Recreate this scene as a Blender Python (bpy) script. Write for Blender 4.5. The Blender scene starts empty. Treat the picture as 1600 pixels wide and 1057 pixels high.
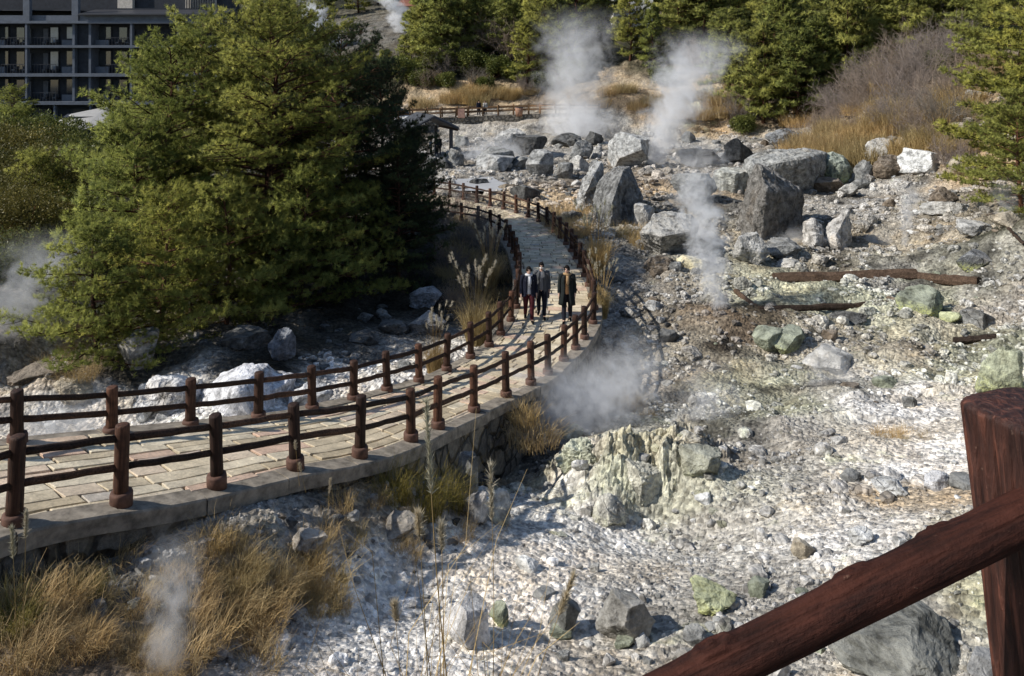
import bpy, bmesh, math, random
import numpy as np
from mathutils import Vector, Matrix
R_ = math.radians
random.seed(7)
RNG = np.random.default_rng(7)
scene = bpy.context.scene
COL = scene.collection
F = 1200.0; YH = 100.0; CZ = 8.0        # focal length and horizon of the photograph, camera height

# ------------------------------------------------------------------ noise
def _hash(ix, iy, iz, s):
    h = (ix * 374761393 + iy * 668265263 + iz * 2147483647 + s * 1274126177) & 0xFFFFFFFF
    h = ((h ^ (h >> 13)) * 1274126177) & 0xFFFFFFFF
    return ((h ^ (h >> 16)) & 0xFFFF) / 32767.5 - 1.0
def vnoise(x, y, z=0.0, s=0):
    x = np.asarray(x, float); y = np.asarray(y, float); z = np.zeros_like(x) + z
    ix = np.floor(x).astype(np.int64); iy = np.floor(y).astype(np.int64); iz = np.floor(z).astype(np.int64)
    fx = x - ix; fy = y - iy; fz = z - iz
    u = fx*fx*fx*(fx*(fx*6-15)+10); v = fy*fy*fy*(fy*(fy*6-15)+10); w = fz*fz*fz*(fz*(fz*6-15)+10)
    def c(a, b, d): return _hash(ix+a, iy+b, iz+d, s)
    x0 = (c(0,0,0)*(1-u)+c(1,0,0)*u)*(1-v) + (c(0,1,0)*(1-u)+c(1,1,0)*u)*v
    if not np.any(z):
        return x0
    x1 = (c(0,0,1)*(1-u)+c(1,0,1)*u)*(1-v) + (c(0,1,1)*(1-u)+c(1,1,1)*u)*v
    return x0*(1-w) + x1*w
def fbm(x, y, z=0.0, o=4, s=0, g=0.5):
    t = 0; a = 1.0; f = 1.0; n = 0
    for i in range(o):
        t = t + a*vnoise(np.asarray(x)*f + 17.3*i, np.asarray(y)*f - 9.1*i, np.asarray(z)*f, s+i); n += a; a *= g; f *= 2.03
    return t/n
def ridge(x, y, z=0.0, o=4, s=0):
    t = 0; a = 1.0; f = 1.0; n = 0
    for i in range(o):
        t = t + a*(1-2*np.abs(vnoise(np.asarray(x)*f+5.1*i, np.asarray(y)*f+3.7*i, np.asarray(z)*f, s+i))); n += a; a *= .5; f *= 2.03
    return t/n

# ------------------------------------------------------------------ objects
def link(o): COL.objects.link(o); return o
def tag(o, label=None, cat=None, group=None, kind=None):
    if label: o['label'] = label
    if cat: o['category'] = cat
    if group: o['group'] = group
    if kind: o['kind'] = kind
    return o
def empty(name, loc, label, cat, group=None, rz=0.0):
    o = link(bpy.data.objects.new(name, None)); o.empty_display_size = .2
    o.location = loc; o.rotation_euler = (0, 0, rz)
    return tag(o, label, cat, group)
def npmesh(name, V, Fc, n=None, mat=None, parent=None, smooth=False, attrs=None):
    """V (N,3); Fc (M,3|4) array or list of arrays"""
    me = bpy.data.meshes.new(name)
    V = np.asarray(V, np.float32)
    if isinstance(Fc, np.ndarray): Fc = [Fc]
    loops = np.concatenate([f.reshape(-1) for f in Fc]).astype(np.int32)
    tot = np.concatenate([np.full(len(f), f.shape[1], np.int32) for f in Fc])
    st = np.concatenate([[0], np.cumsum(tot)[:-1]]).astype(np.int32)
    me.vertices.add(len(V)); me.vertices.foreach_set('co', V.reshape(-1))
    me.loops.add(len(loops)); me.loops.foreach_set('vertex_index', loops)
    me.polygons.add(len(tot)); me.polygons.foreach_set('loop_start', st)
    me.polygons.foreach_set('loop_total', tot)
    me.polygons.foreach_set('use_smooth', np.full(len(tot), smooth, bool))
    if attrs:
        for k, a in attrs.items():
            a = np.asarray(a, np.float32)
            if a.ndim == 1:
                at = me.attributes.new(k, 'FLOAT', 'POINT'); at.data.foreach_set('value', a)
            else:
                if a.shape[1] == 3: a = np.concatenate([a, np.ones((len(a),1),np.float32)], 1)
                at = me.attributes.new(k, 'FLOAT_COLOR', 'POINT'); at.data.foreach_set('color', a.reshape(-1))
    me.update(calc_edges=True)
    if mat: me.materials.append(mat)
    o = link(bpy.data.objects.new(name, me))
    if parent: o.parent = parent
    return o
class MB:
    """mesh collector"""
    def __init__(s): s.v = []; s.q = []; s.t = []; s.n = 0; s.a = []
    def add(s, V, Q=None, T=None, a=0.0):
        V = np.asarray(V, float)
        if Q is not None and len(Q): s.q.append(np.asarray(Q, np.int64) + s.n)
        if T is not None and len(T): s.t.append(np.asarray(T, np.int64) + s.n)
        s.v.append(V); s.n += len(V); s.a.append(np.zeros(len(V)) + a)
        return s
    def box(s, c, d, rz=0.0, a=0.0, taper=1.0):
        x, y, z = d[0]/2, d[1]/2, d[2]/2
        V = np.array([[-x,-y,-z],[x,-y,-z],[x,y,-z],[-x,y,-z],[-x*taper,-y*taper,z],[x*taper,-y*taper,z],[x*taper,y*taper,z],[-x*taper,y*taper,z]])
        cr, sr = math.cos(rz), math.sin(rz)
        V = V @ np.array([[cr, sr, 0], [-sr, cr, 0], [0,0,1]]) + np.array(c)
        return s.add(V, [[0,3,2,1],[4,5,6,7],[0,1,5,4],[1,2,6,5],[2,3,7,6],[3,0,4,7]], a=a)
    def tube(s, P, rad, n=8, cap=True, ell=None, a=0.0, jit=0.0):
        P = np.asarray(P, float); m = len(P)
        rad = np.zeros(m) + rad
        T = np.gradient(P, axis=0); T /= np.linalg.norm(T, axis=1, keepdims=True) + 1e-9
        up = np.array([0,0,1.0]) if abs(T[0][2]) < .9 else np.array([0,-1.0,0])
        V = []
        A = np.linspace(0, 2*math.pi, n, endpoint=False)
        for i in range(m):
            u = np.cross(up, T[i]); u /= np.linalg.norm(u) + 1e-9
            w = np.cross(T[i], u); 
            e = (1, 1) if ell is None else (ell if not hasattr(ell[0], '__len__') else ell[i])
            r = rad[i]*(1 + jit*RNG.uniform(-1, 1, n))
            V.append(P[i] + np.outer(np.cos(A)*r*e[0], u) + np.outer(np.sin(A)*r*e[1], w))
        V = np.concatenate(V)
        i = np.arange(m-1)[:,None]*n; j = np.arange(n)[None]; k = (j+1) % n
        Q = np.stack([i+j, i+k, i+n+k, i+n+j], -1).reshape(-1, 4)
        Tt = []
        if cap:
            V = np.concatenate([V, P[:1], P[-1:]])
            b = m*n
            for q in range(n):
                Tt.append([b, (q+1) % n, q]); Tt.append([b+1, (m-1)*n+q, (m-1)*n+(q+1) % n])
        return s.add(V, Q, Tt, a=a)
    def build(s, name, mat=None, parent=None, smooth=False, attr=None):
        fs = []
        if s.q: fs.append(np.concatenate(s.q))
        if s.t: fs.append(np.concatenate(s.t))
        return npmesh(name, np.concatenate(s.v), fs, mat=mat, parent=parent, smooth=smooth, attrs={'tint': np.concatenate(s.a)})
def bevel(o, w, seg=2):
    m = o.modifiers.new('b', 'BEVEL'); m.width = w; m.segments = seg; m.limit_method = 'ANGLE'; return o

# ------------------------------------------------------------------ materials
class N:
    def __init__(s, name):
        s.m = bpy.data.materials.new(name); s.m.use_nodes = True; s.t = s.m.node_tree; s.t.nodes.clear()
    def n(s, k, **p):
        x = s.t.nodes.new(k)
        ins = p.pop('i', {})
        for a, b in p.items(): setattr(x, a, b)
        for a, b in ins.items(): s.set(x, a, b)
        return x
    def set(s, x, a, b):
        sk = x.inputs[a]
        if hasattr(b, 'links') : s.t.links.new(b, sk)
        else: sk.default_value = b
    def noise(s, vec, scale, detail=6, rough=.6, dist=0.0):
        return s.n('ShaderNodeTexNoise', i={'Vector': vec, 'Scale': scale, 'Detail': detail, 'Roughness': rough, 'Distortion': dist}).outputs[0]
    def ramp(s, f, pts):
        r = s.n('ShaderNodeValToRGB', i={'Fac': f}); e = r.color_ramp.elements
        while len(e) < len(pts): e.new(.5)
        for q, (p, c) in zip(e, pts):
            q.position = p; q.color = (*c, 1) if hasattr(c, '__len__') else (c, c, c, 1)
        return r.outputs[0]
    def mix(s, f, a, b, mode='MIX'):
        x = s.n('ShaderNodeMix', data_type='RGBA', blend_type=mode)
        for k, v in ((0, f), (6, a), (7, b)):
            if hasattr(v, 'links'): s.t.links.new(v, x.inputs[k])
            else: x.inputs[k].default_value = v if k == 0 else ((*v, 1) if len(v) == 3 else v)
        return x.outputs[2]
    def math(s, op, a, b=0.0, c=0.0, clamp=False):
        x = s.n('ShaderNodeMath', operation=op, use_clamp=clamp, i={0: a, 1: b})
        if op == 'MULTIPLY_ADD': s.set(x, 2, c)
        return x.outputs[0]
    def mapr(s, v, a, b, c=0.0, d=1.0, smooth=False):
        x = s.n('ShaderNodeMapRange', i={0: v, 1: a, 2: b, 3: c, 4: d})
        if smooth: x.interpolation_type = 'SMOOTHSTEP'
        return x.outputs[0]
    def coord(s, k='Object'): return s.n('ShaderNodeTexCoord').outputs[k]
    def geo(s, k): return s.n('ShaderNodeNewGeometry').outputs[k]
    def attr(s, name, k='Fac'): return s.n('ShaderNodeAttribute', attribute_name=name).outputs[k]
    def objc(s, k='Color'): return s.n('ShaderNodeObjectInfo').outputs[k]
    def bump(s, h, strength=.5, dist=.05, nrm=None):
        x = s.n('ShaderNodeBump', i={'Height': h, 'Strength': strength, 'Distance': dist})
        if nrm: s.t.links.new(nrm, x.inputs['Normal'])
        return x.outputs[0]
    def out(s, col, rough=.9, nrm=None, spec=.3, metal=0.0, **kw):
        b = s.n('ShaderNodeBsdfPrincipled')
        s.set(b, 'Base Color', (*col, 1) if isinstance(col, tuple) and len(col) == 3 else col)
        s.set(b, 'Roughness', rough); s.set(b, 'Specular IOR Level', spec); s.set(b, 'Metallic', metal)
        if nrm: s.t.links.new(nrm, b.inputs['Normal'])
        for k, v in kw.items(): s.set(b, k, v)
        o = s.n('ShaderNodeOutputMaterial'); s.t.links.new(b.outputs[0], o.inputs[0])
        return s.m

def mat_ground():
    m = N('ground')
    P = m.geo('Position'); c = m.attr('zone', 'Color')
    n1 = m.noise(P, 1.1, 8, .62); n2 = m.noise(P, 7.0, 8, .7); n3 = m.noise(P, 30.0, 5, .7)
    v = m.n('ShaderNodeTexVoronoi', i={'Vector': P, 'Scale': 11.0}, feature='F1')
    v2 = m.n('ShaderNodeTexVoronoi', i={'Vector': P, 'Scale': 3.2, 'Randomness': 1.0}, feature='F1')
    c = m.mix(1.0, c, m.ramp(n1, [(.3, .85), (.7, 1.45)]), 'MULTIPLY')
    c = m.mix(1.0, c, m.ramp(n2, [(.34, .55), (.5, 1.0), (.62, 1.45)]), 'MULTIPLY')
    vr = m.n('ShaderNodeSeparateXYZ', i={0: v.outputs['Color']}).outputs[0]
    c = m.mix(1.0, c, m.ramp(vr, [(0, (.6, .58, .56)), (.5, (1.0, 1.0, 1.0)), (1, (1.25, 1.24, 1.22))]), 'MULTIPLY')
    hs = m.n('ShaderNodeHueSaturation', i={'Saturation': m.attr('sat'), 'Color': c})
    c = hs.outputs[0]
    st = m.noise(P, .55, 5, .7)
    c = m.mix(m.mapr(st, .58, .72, 0, .55), c, m.mix(1.0, c, (1.15, .95, .62), 'MULTIPLY'))
    st2 = m.noise(m.n('ShaderNodeVectorMath', operation='ADD', i={0: P, 1: (31, 7, 3)}).outputs[0], .8, 5, .7)
    c = m.mix(m.mapr(st2, .6, .72, 0, .5), c, m.mix(1.0, c, (.95, 1.08, .72), 'MULTIPLY'))
    h = m.math('ADD', m.math('MULTIPLY', n2, .8), m.math('MULTIPLY', n3, .35))
    h = m.math('SUBTRACT', h, m.math('MULTIPLY', v.outputs['Distance'], 1.0))
    h = m.math('SUBTRACT', h, m.math('MULTIPLY', v2.outputs['Distance'], .9))
    return m.out(c, .95, m.bump(h, .8, .07), .15)
def mat_rock(name='boulder_stone', crust=1.0):
    m = N(name)
    P = m.geo('Position'); oc = m.objc('Color'); al = m.objc('Alpha')
    n0 = m.noise(P, .8, 4, .6); n1 = m.noise(P, 2.6, 9, .65, .3); n2 = m.noise(P, 14, 7, .7)
    w = m.n('ShaderNodeTexVoronoi', i={'Vector': m.n('ShaderNodeVectorMath', operation='ADD', i={0: P, 1: m.n('ShaderNodeVectorMath', operation='SCALE', i={0: m.n('ShaderNodeTexNoise', i={'Vector': P, 'Scale': 1.6}).outputs[1], 3: .8}).outputs[0]}).outputs[0], 'Scale': .8}, feature='DISTANCE_TO_EDGE').outputs[0]
    c = m.mix(1.0, oc, m.ramp(n1, [(.34, .35), (.5, 1.0), (.64, 1.6)]), 'MULTIPLY')
    c = m.mix(1.0, c, m.ramp(n2, [(.32, .6), (.65, 1.25)]), 'MULTIPLY')
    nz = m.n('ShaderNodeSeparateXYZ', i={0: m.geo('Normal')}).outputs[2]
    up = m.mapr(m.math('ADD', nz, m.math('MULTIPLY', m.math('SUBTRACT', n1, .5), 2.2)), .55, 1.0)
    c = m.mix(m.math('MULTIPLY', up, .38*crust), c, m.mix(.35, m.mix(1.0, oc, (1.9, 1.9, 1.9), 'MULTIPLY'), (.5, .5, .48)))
    c = m.mix(m.mapr(n0, .55, .7, 0, .35), c, m.mix(1.0, c, (1.1, .9, .68), 'MULTIPLY'))
    crack = m.math('MULTIPLY', m.mapr(w, 0.0, .018, 1, 0), m.mapr(n0, .45, .6))
    c = m.mix(m.math('MULTIPLY', crack, .4), c, (.03, .028, .025))
    zz = m.n('ShaderNodeSeparateXYZ', i={0: m.coord('Generated')}).outputs[2]
    ye = m.math('MULTIPLY', m.mapr(m.math('ADD', zz, m.math('MULTIPLY', n1, -.9)), .18, -.12), m.mapr(al, 1.0, .5, 0, 1))
    c = m.mix(m.math('MULTIPLY', m.math('MULTIPLY', ye, .75), m.mapr(n2, .42, .56)), c, (.50, .52, .16))
    h = m.math('ADD', m.math('MULTIPLY', n1, 1.0), m.math('MULTIPLY', n2, .3))
    h = m.math('SUBTRACT', h, m.math('MULTIPLY', crack, .35))
    return m.out(c, .9, m.bump(h, .9, .16), .2)
def mat_leaf(name, a, b, tr=.3, rough=.6, puff=False):
    m = N(name)
    t = m.attr('tint'); r = m.objc('Random')
    c = m.mix(t, a, b)
    c = m.mix(1.0, c, m.ramp(r, [(0, (.8, .85, .8)), (.5, (1, 1, 1)), (1, (1.12, 1.06, .92))]), 'MULTIPLY')
    d = m.n('ShaderNodeBsdfPrincipled', i={'Base Color': c, 'Roughness': rough, 'Specular IOR Level': .2})
    if puff:
        vt = m.n('ShaderNodeVectorTransform', vector_type='NORMAL', convert_from='OBJECT', convert_to='WORLD', i={0: m.attr('puff', 'Vector')}).outputs[0]
        m.t.links.new(m.n('ShaderNodeVectorMath', operation='NORMALIZE', i={0: vt}).outputs[0], d.inputs['Normal'])
    tl = m.n('ShaderNodeBsdfTranslucent', i={'Color': c})
    mx = m.n('ShaderNodeMixShader', i={0: tr, 1: d.outputs[0], 2: tl.outputs[0]})
    o = m.n('ShaderNodeOutputMaterial'); m.t.links.new(mx.outputs[0], o.inputs[0])
    return m.m
def mat_wood(name, a, b, rough=.6, scale=1.0, spec=.3, bumpd=.01, vert=True):
    m = N(name)
    P = m.coord('Object')
    mp = m.n('ShaderNodeMapping', i={'Vector': P, 'Scale': (1, 1, .06) if vert else (1, 1, 1)}).outputs[0]
    n1 = m.noise(mp, 40*scale, 6, .65); n2 = m.noise(P, 6*scale, 5, .6)
    c = m.mix(m.ramp(n1, [(.35, 0.0), (.65, 1.0)]), a, b)
    c = m.mix(1.0, c, m.ramp(n2, [(.3, .55), (.7, 1.3)]), 'MULTIPLY')
    c = m.mix(1.0, c, m.ramp(m.objc('Random'), [(0, (.6, .6, .62)), (.6, (1.1, 1.05, 1.0)), (1, (2.0, 1.8, 1.6))]), 'MULTIPLY')
    h = m.math('ADD', n1, m.math('MULTIPLY', n2, .6))
    return m.out(c, rough, m.bump(h, .8, bumpd), spec)
def mat_plain(name, c, rough=.8, scale=8, var=.35, spec=.3, bd=.01, **kw):
    m = N(name); P = m.coord('Object')
    n = m.noise(P, scale, 6, .65)
    cc = m.mix(1.0, c, m.ramp(n, [(.3, 1-var), (.7, 1+var)]), 'MULTIPLY')
    return m.out(cc, rough, m.bump(n, .5, bd), spec, **kw)
def mat_pave():
    m = N('paving_stone')
    P = m.geo('Position'); t = m.attr('tint')
    n1 = m.noise(P, 2.5, 6, .65); n2 = m.noise(P, 22, 6, .7)
    c = m.ramp(t, [(0, (.56, .46, .31)), (.35, (.76, .64, .45)), (.7, (.80, .70, .52)), (.93, (.74, .52, .38)), (1, (.58, .53, .45))])
    c = m.mix(1.0, c, m.ramp(n1, [(.3, .6), (.7, 1.2)]), 'MULTIPLY')
    c = m.mix(1.0, c, m.ramp(n2, [(.3, .72), (.7, 1.15)]), 'MULTIPLY')
    return m.out(c, .85, m.bump(m.math('ADD', n1, m.math('MULTIPLY', n2, .5)), .7, .03), .25)
def mat_wall():
    m = N('rubble_masonry')
    P = m.geo('Position')
    wp = m.n('ShaderNodeVectorMath', operation='ADD', i={0: P, 1: m.n('ShaderNodeVectorMath', operation='SCALE', i={0: m.n('ShaderNodeTexNoise', i={'Vector': P, 'Scale': 2.0}).outputs[1], 3: .35}).outputs[0]}).outputs[0]
    v = m.n('ShaderNodeTexVoronoi', i={'Vector': wp, 'Scale': 2.3}, feature='DISTANCE_TO_EDGE').outputs[0]
    vc = m.n('ShaderNodeTexVoronoi', i={'Vector': wp, 'Scale': 2.3}, feature='F1').outputs['Color']
    n = m.noise(P, 12, 7, .7)
    c = m.mix(m.n('ShaderNodeSeparateXYZ', i={0: vc}).outputs[0], (.15, .135, .115), (.30, .265, .21))
    c = m.mix(1.0, c, m.ramp(n, [(.3, .5), (.7, 1.3)]), 'MULTIPLY')
    j = m.mapr(v, .0, .06, 1, 0)
    c = m.mix(j, c, (.05, .047, .04))
    h = m.math('ADD', m.mapr(v, 0, .18, 0, 1.6, True), m.math('MULTIPLY', n, .4))
    return m.out(c, .9, m.bump(h, 1.0, .1), .2)

M = {}
M['ground'] = mat_ground()
M['rock'] = mat_rock()
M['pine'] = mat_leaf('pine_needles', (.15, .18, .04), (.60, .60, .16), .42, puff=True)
M['pine_shade'] = mat_leaf('shade_toned_needles', (.03, .05, .022), (.13, .17, .06), .2, puff=True)  # darker copy of the needles, shade of the shaded pines put into the colour
M['pine_far'] = mat_leaf('far_needles', (.12, .145, .035), (.56, .56, .15), .35, puff=True)
M['leaf'] = mat_leaf('broad_leaves', (.05, .065, .015), (.24, .25, .07), .25, .4)
M['leaf_rust'] = mat_leaf('rusty_leaves', (.055, .055, .015), (.26, .22, .06), .25, .5)
M['straw'] = mat_leaf('dry_grass', (.30, .21, .09), (.60, .46, .24), .3, .7)
M['rust'] = mat_leaf('rusty_grass', (.32, .22, .11), (.66, .50, .27), .3, .7)
M['ggrass'] = mat_leaf('green_grass', (.08, .085, .02), (.34, .27, .08), .3, .7)
M['plume'] = mat_leaf('seed_plume', (.42, .36, .26), (.66, .60, .48), .35, .8)
M['twig'] = mat_leaf('bare_twigs', (.14, .11, .095), (.36, .30, .26), .0, .9)
M['bark'] = mat_wood('pine_bark', (.035, .02, .014), (.13, .065, .042), .9, .4, .1, .04)
M['fence'] = mat_wood('fence_timber', (.022, .0115, .008), (.085, .043, .028), .7, 1.0, .25, .012)
M['rail'] = mat_wood('rail_timber', (.018, .011, .008), (.075, .045, .032), .75, 1.0, .2, .01, False)
M['fence_far'] = mat_wood('weathered_timber', (.09, .055, .03), (.21, .13, .07), .8, 1.0, .2, .01, False)
M['collar'] = mat_plain('post_collar', (.115, .062, .045), .8, 10, .4)
M['concrete'] = mat_plain('coping_concrete', (.26, .225, .18), .9, 5, .55, .2, .03)
M['pave'] = mat_pave()
M['joint'] = mat_plain('joint_mortar', (.05, .043, .034), .95, 9, .4)
M['wall'] = mat_wall()

# ------------------------------------------------------------------ path outline (world), from pixel foot points
def PZ(px, py, z):
    d = F*(CZ - z)/(py - YH); return np.array([(px-800)*d/F, d, z])
RE = [(-160,905,2.95),(-60,850,2.8),(20,815,2.62),(190,788,2.5),(340,760,2.12),(461,727,1.86),(563,716,1.53),(643,690,1.2),(684,668,.92),(741,645,.56),(791,621,.3),(830,603,.1),(857,587,0),(881,566,-.06),(900,548,-.1),(914,531,-.1),(925,515,-.08),(930,498,-.05),(929,480,-.02),(922,455,0),(912,430,0),(903,412,0),(893,395,0),(880,378,0),(865,363,0),(848,350,0),(828,341,0),(805,333,0),(780,326,0),(752,319,0),(725,313,0),(695,307,0),(668,304,0),(620,301,0),(560,300,0)]
LE = [(-160,715,2.85),(-60,702,2.62),(27,694,2.42),(175,682,2.06),(298,670,1.72),(404,658,1.34),(488,645,1.05),(552,628,.82),(605,613,.6),(655,600,.37),(698,581,.14),(735,561,0),(765,543,-.06),(783,525,-.08),(797,505,-.05),(806,487,-.02),(811,466,0),(812,446,0),(811,428,0),(807,410,0),(801,394,0),(794,380,0),(784,369,0),(768,359,0),(745,351,0),(718,346,0),(688,343,0),(650,341,0),(600,340,0)]
RE = np.array([PZ(*p) for p in RE]); LE = np.array([PZ(*p) for p in LE])
def resample(P, n=None, step=None):
    d = np.concatenate([[0], np.cumsum(np.linalg.norm(np.diff(P[:,:2], axis=0), axis=1))])
    # smooth by catmull-like cubic: dense linear then box blur
    t = np.linspace(0, d[-1], 800)
    Q = np.stack([np.interp(t, d, P[:,k]) for k in range(3)], 1)
    k = 25; Qp = np.pad(Q, ((k,k),(0,0)), mode='reflect', reflect_type='odd')
    w = np.hanning(2*k+1); w /= w.sum()
    Q = np.stack([np.convolve(Qp[:,c], w, 'valid') for c in range(3)], 1)
    d = np.concatenate([[0], np.cumsum(np.linalg.norm(np.diff(Q, axis=0), axis=1))])
    n = n or int(d[-1]/step)+1
    t = np.linspace(0, d[-1], n)
    return np.stack([np.interp(t, d, Q[:,c]) for c in range(3)], 1)
# stations: pair right and left edges by closest crossing direction
REd = resample(RE, 260); LEd = resample(LE, 900)
pairs = []; last = 0
for i, p in enumerate(REd):
    dd = np.linalg.norm(LEd[:, :2]-p[:2], axis=1); dd[:last] = 1e9
    j = int(np.argmin(dd[:last+60])) if last+60 < len(dd) else int(np.argmin(dd))
    last = max(last, j); pairs.append(last)
pairs = np.array(pairs)
pairs = np.maximum.accumulate(np.round(np.convolve(np.pad(pairs.astype(float), 6, mode='edge'), np.ones(13)/13, 'valid')).astype(int))
SL = LEd[np.clip(pairs, 0, len(LEd)-1)].copy(); SR = REd.copy()
zc = (SL[:,2]+SR[:,2])/2
SL[:,2] = zc*.5 + SL[:,2]*.5; SR[:,2] = zc*.5 + SR[:,2]*.5
acr = SR-SL; acr[:,2] = 0; acr /= np.linalg.norm(acr, axis=1, keepdims=True)
hw0 = np.linalg.norm((SR-SL)[:,:2], axis=1); SL = SR + (SL-SR)*np.minimum(1, 3.0/hw0)[:,None]
SLo = SL - acr*.2; SRo = SR + acr*.2
CEN = (SL+SR)/2; HW = np.linalg.norm((SRo-SLo)[:,:2], axis=1)/2

# ------------------------------------------------------------------ terrain control points
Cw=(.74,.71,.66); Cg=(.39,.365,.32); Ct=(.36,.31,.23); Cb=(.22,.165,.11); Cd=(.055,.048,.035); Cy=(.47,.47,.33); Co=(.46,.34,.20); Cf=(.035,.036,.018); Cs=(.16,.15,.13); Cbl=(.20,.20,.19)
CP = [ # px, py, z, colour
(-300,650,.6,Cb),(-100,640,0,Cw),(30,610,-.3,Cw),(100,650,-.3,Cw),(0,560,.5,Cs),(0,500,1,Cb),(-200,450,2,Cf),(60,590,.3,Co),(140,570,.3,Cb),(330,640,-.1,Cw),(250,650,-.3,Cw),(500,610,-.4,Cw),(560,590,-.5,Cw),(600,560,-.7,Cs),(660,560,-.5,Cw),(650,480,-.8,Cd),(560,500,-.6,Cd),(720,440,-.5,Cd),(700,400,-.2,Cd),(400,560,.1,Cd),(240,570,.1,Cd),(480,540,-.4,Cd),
(0,925,2.12,Cd),(100,903,2.05,Cd),(-150,1000,2.4,Cd),(250,868,1.95,Cbl),(400,812,1.78,Cg),(500,778,1.42,Cs),(600,755,1.0,Cb),(684,757,.3,Cb),(741,752,-.9,Cd),(830,700,-1.3,Cs),(930,575,-1.3,Cd),(955,510,-1.2,Cg),(960,455,-.8,Cg),(950,420,-.3,Cs),
(950,600,-1.5,Cg),(1050,600,-1.2,Cg),(1000,450,-.6,Cg),(1100,560,-1,Ct),(1130,510,-.7,Cb),(1200,480,-.6,Cb),(1250,465,-.6,Cy),(1330,466,-.6,Cy),(1180,470,-.6,Cy),(1420,458,-.5,Cy),(1165,590,-.95,Cy),(1230,645,-.6,Cy),(1400,445,-.4,Cg),(1560,480,-.3,Cg),(1300,405,-.4,Ct),(1400,300,0,Cg),(1350,330,-.1,Cg),(1100,330,-.3,Cs),(1000,300,-.1,Co),(950,290,-.1,Cb),(870,310,0,Co),(800,270,0,Cg),(700,280,0,Cg),(1200,250,.2,Cg),(1500,330,.5,Ct),(1530,265,1.6,Co),(1640,330,2.5,Cf),(1300,218,1,Cg),(1240,218,.8,Cg),(900,235,0,Cg),(750,222,0,Cg),(1000,215,.4,Cg),(1100,222,.4,Cg),(1120,190,1.9,Co),(1450,390,-.2,Ct),(1250,540,-.8,Ct),(1400,560,-.7,Ct),(1560,560,-.4,Cy),(1200,590,-.9,Cy),(1300,610,-.8,Cg),(1500,600,-.6,Cy),
(1640,600,.5,Cw),(1560,625,.25,Cw),(1400,650,0,Cw),(1200,690,-.3,Cg),(1100,700,-.6,Cg),(1500,720,.8,Cw),(1300,750,.5,Cg),(1130,730,-.5,Cg),(1350,800,.8,Cg),(1400,790,.8,Co),(1020,690,-.2,Cy),(1050,820,-.7,Cg),(1060,760,.05,Cy),(990,735,.0,Cy),(900,745,-.5,Cw),(850,770,-.9,Cy),(790,790,-.6,Cw),(950,840,-.3,Cw),(1100,850,-.3,Cg),(1300,850,.8,Cw),(1550,900,1.6,Cy),(1200,950,.8,Cg),(1400,1000,1.2,Cg),(1000,950,.4,Cg),(1000,1060,.75,Cg),(850,950,.35,Cw),(800,880,.1,Cw),(700,1000,.75,Cw),(600,910,.75,Cw),(500,1040,1.25,Cw),(550,960,.95,Cw),(470,910,1.3,Cs),(350,950,1.6,Cb),(200,1000,1.95,Cb),(50,1050,2.15,Cb),(0,980,2.3,Cb),(300,900,1.95,Cb),(600,840,.85,Ct),(700,835,.4,Cw),(540,815,1.25,Cb)]
CPT = [(*PZ(a,b,z), c) for a,b,z,c in CP]
for x in (-9,-5,-2,1,4,8): CPT += [(x,-3,6.3,Cs),(x,1.0,6.3,Cs),(x,3,4.5,Cb),(x,5,3.3 if x < 0 else 3.0,Cb),(x,6.8,2.3 if x < -2 else 1.9,Cg if x > 0 else Cb)]
for x in (-14,12): CPT += [(x,5,3.6,Cf),(x,9,3.0,Cf)]
def W(px, d, z, c): CPT.append(((px-800)*d/F, d, z, c))
for a in [(100,40,1.2,Cf),(300,42,.6,Cf),(520,45,.2,Cf),(300,62,.6,Cf),(50,60,.8,Cf),(0,85,-.2,Cf),(250,85,0,Cf),(500,85,0,Cs),(640,84,.6,Cg),(-400,60,3,Cf),(-300,30,2.5,Cf),(680,81,0,Cg),(760,81,0,Cg),(850,81,0,Cg),
  (640,87,1.9,Cg),(760,87,1.9,Cg),(850,87,2.1,Cg),(930,84,2.2,Cg),(640,93,3.5,Co),(700,94,4.2,Co),(780,94,3.8,Co),(860,93,3.5,Cb),(960,88,4.6,Co),(1000,84,3.2,Co),(1060,88,4.2,Co),(1100,84,4.6,Cy),(1130,82,3.6,Co),(1200,82,2.2,Cb),
  (1300,68,2.6,Co),(1400,60,3.9,Cb),(1450,64,6.4,Cb),(1530,54,4.9,Co),(1600,50,5.5,Cf),(1350,70,4.4,Cb),(1500,80,10.5,Cf),(1800,60,9,Cf),(2200,40,8,Cf),
  (450,120,6,Cf),(560,110,4,Cf),(600,100,5,Cf),(700,106,9.5,Cf),(850,106,9.5,Cf),(1000,104,10,Cf),(1150,100,9,Cf),(1300,92,9,Cf),(1800,120,24,Cf),
  (560,150,13.5,Cs),(500,150,13,Cs),(640,150,14.5,Cs),(300,150,8,Cf),(0,150,6,Cf),(-400,150,10,Cf),(800,150,19,Cf),(1100,150,20,Cf),(1500,150,26,Cf),
  (0,220,22,Cf),(500,220,25,Cf),(900,220,32,Cf),(1500,220,42,Cf),(2000,220,48,Cf),(0,330,60,Cf),(800,330,62,Cf),(1600,330,75,Cf),(-500,330,50,Cf)]: W(*a)
CX = np.array([[p[0], p[1]] for p in CPT]); CZv = np.array([p[2] for p in CPT]); CC = np.array([p[3] for p in CPT])
def phi(r2, y): return -np.sqrt(r2 + .5)
D2 = ((CX[:,None]-CX[None])**2).sum(-1)
A = phi(D2, None); n_ = len(CX)
Aug = np.zeros((n_+1, n_+1)); Aug[:n_,:n_] = A + np.eye(n_)*.03; Aug[:n_,n_] = 1; Aug[n_,:n_] = 1
sol = np.linalg.solve(Aug, np.concatenate([CZv, [0]]))
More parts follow.
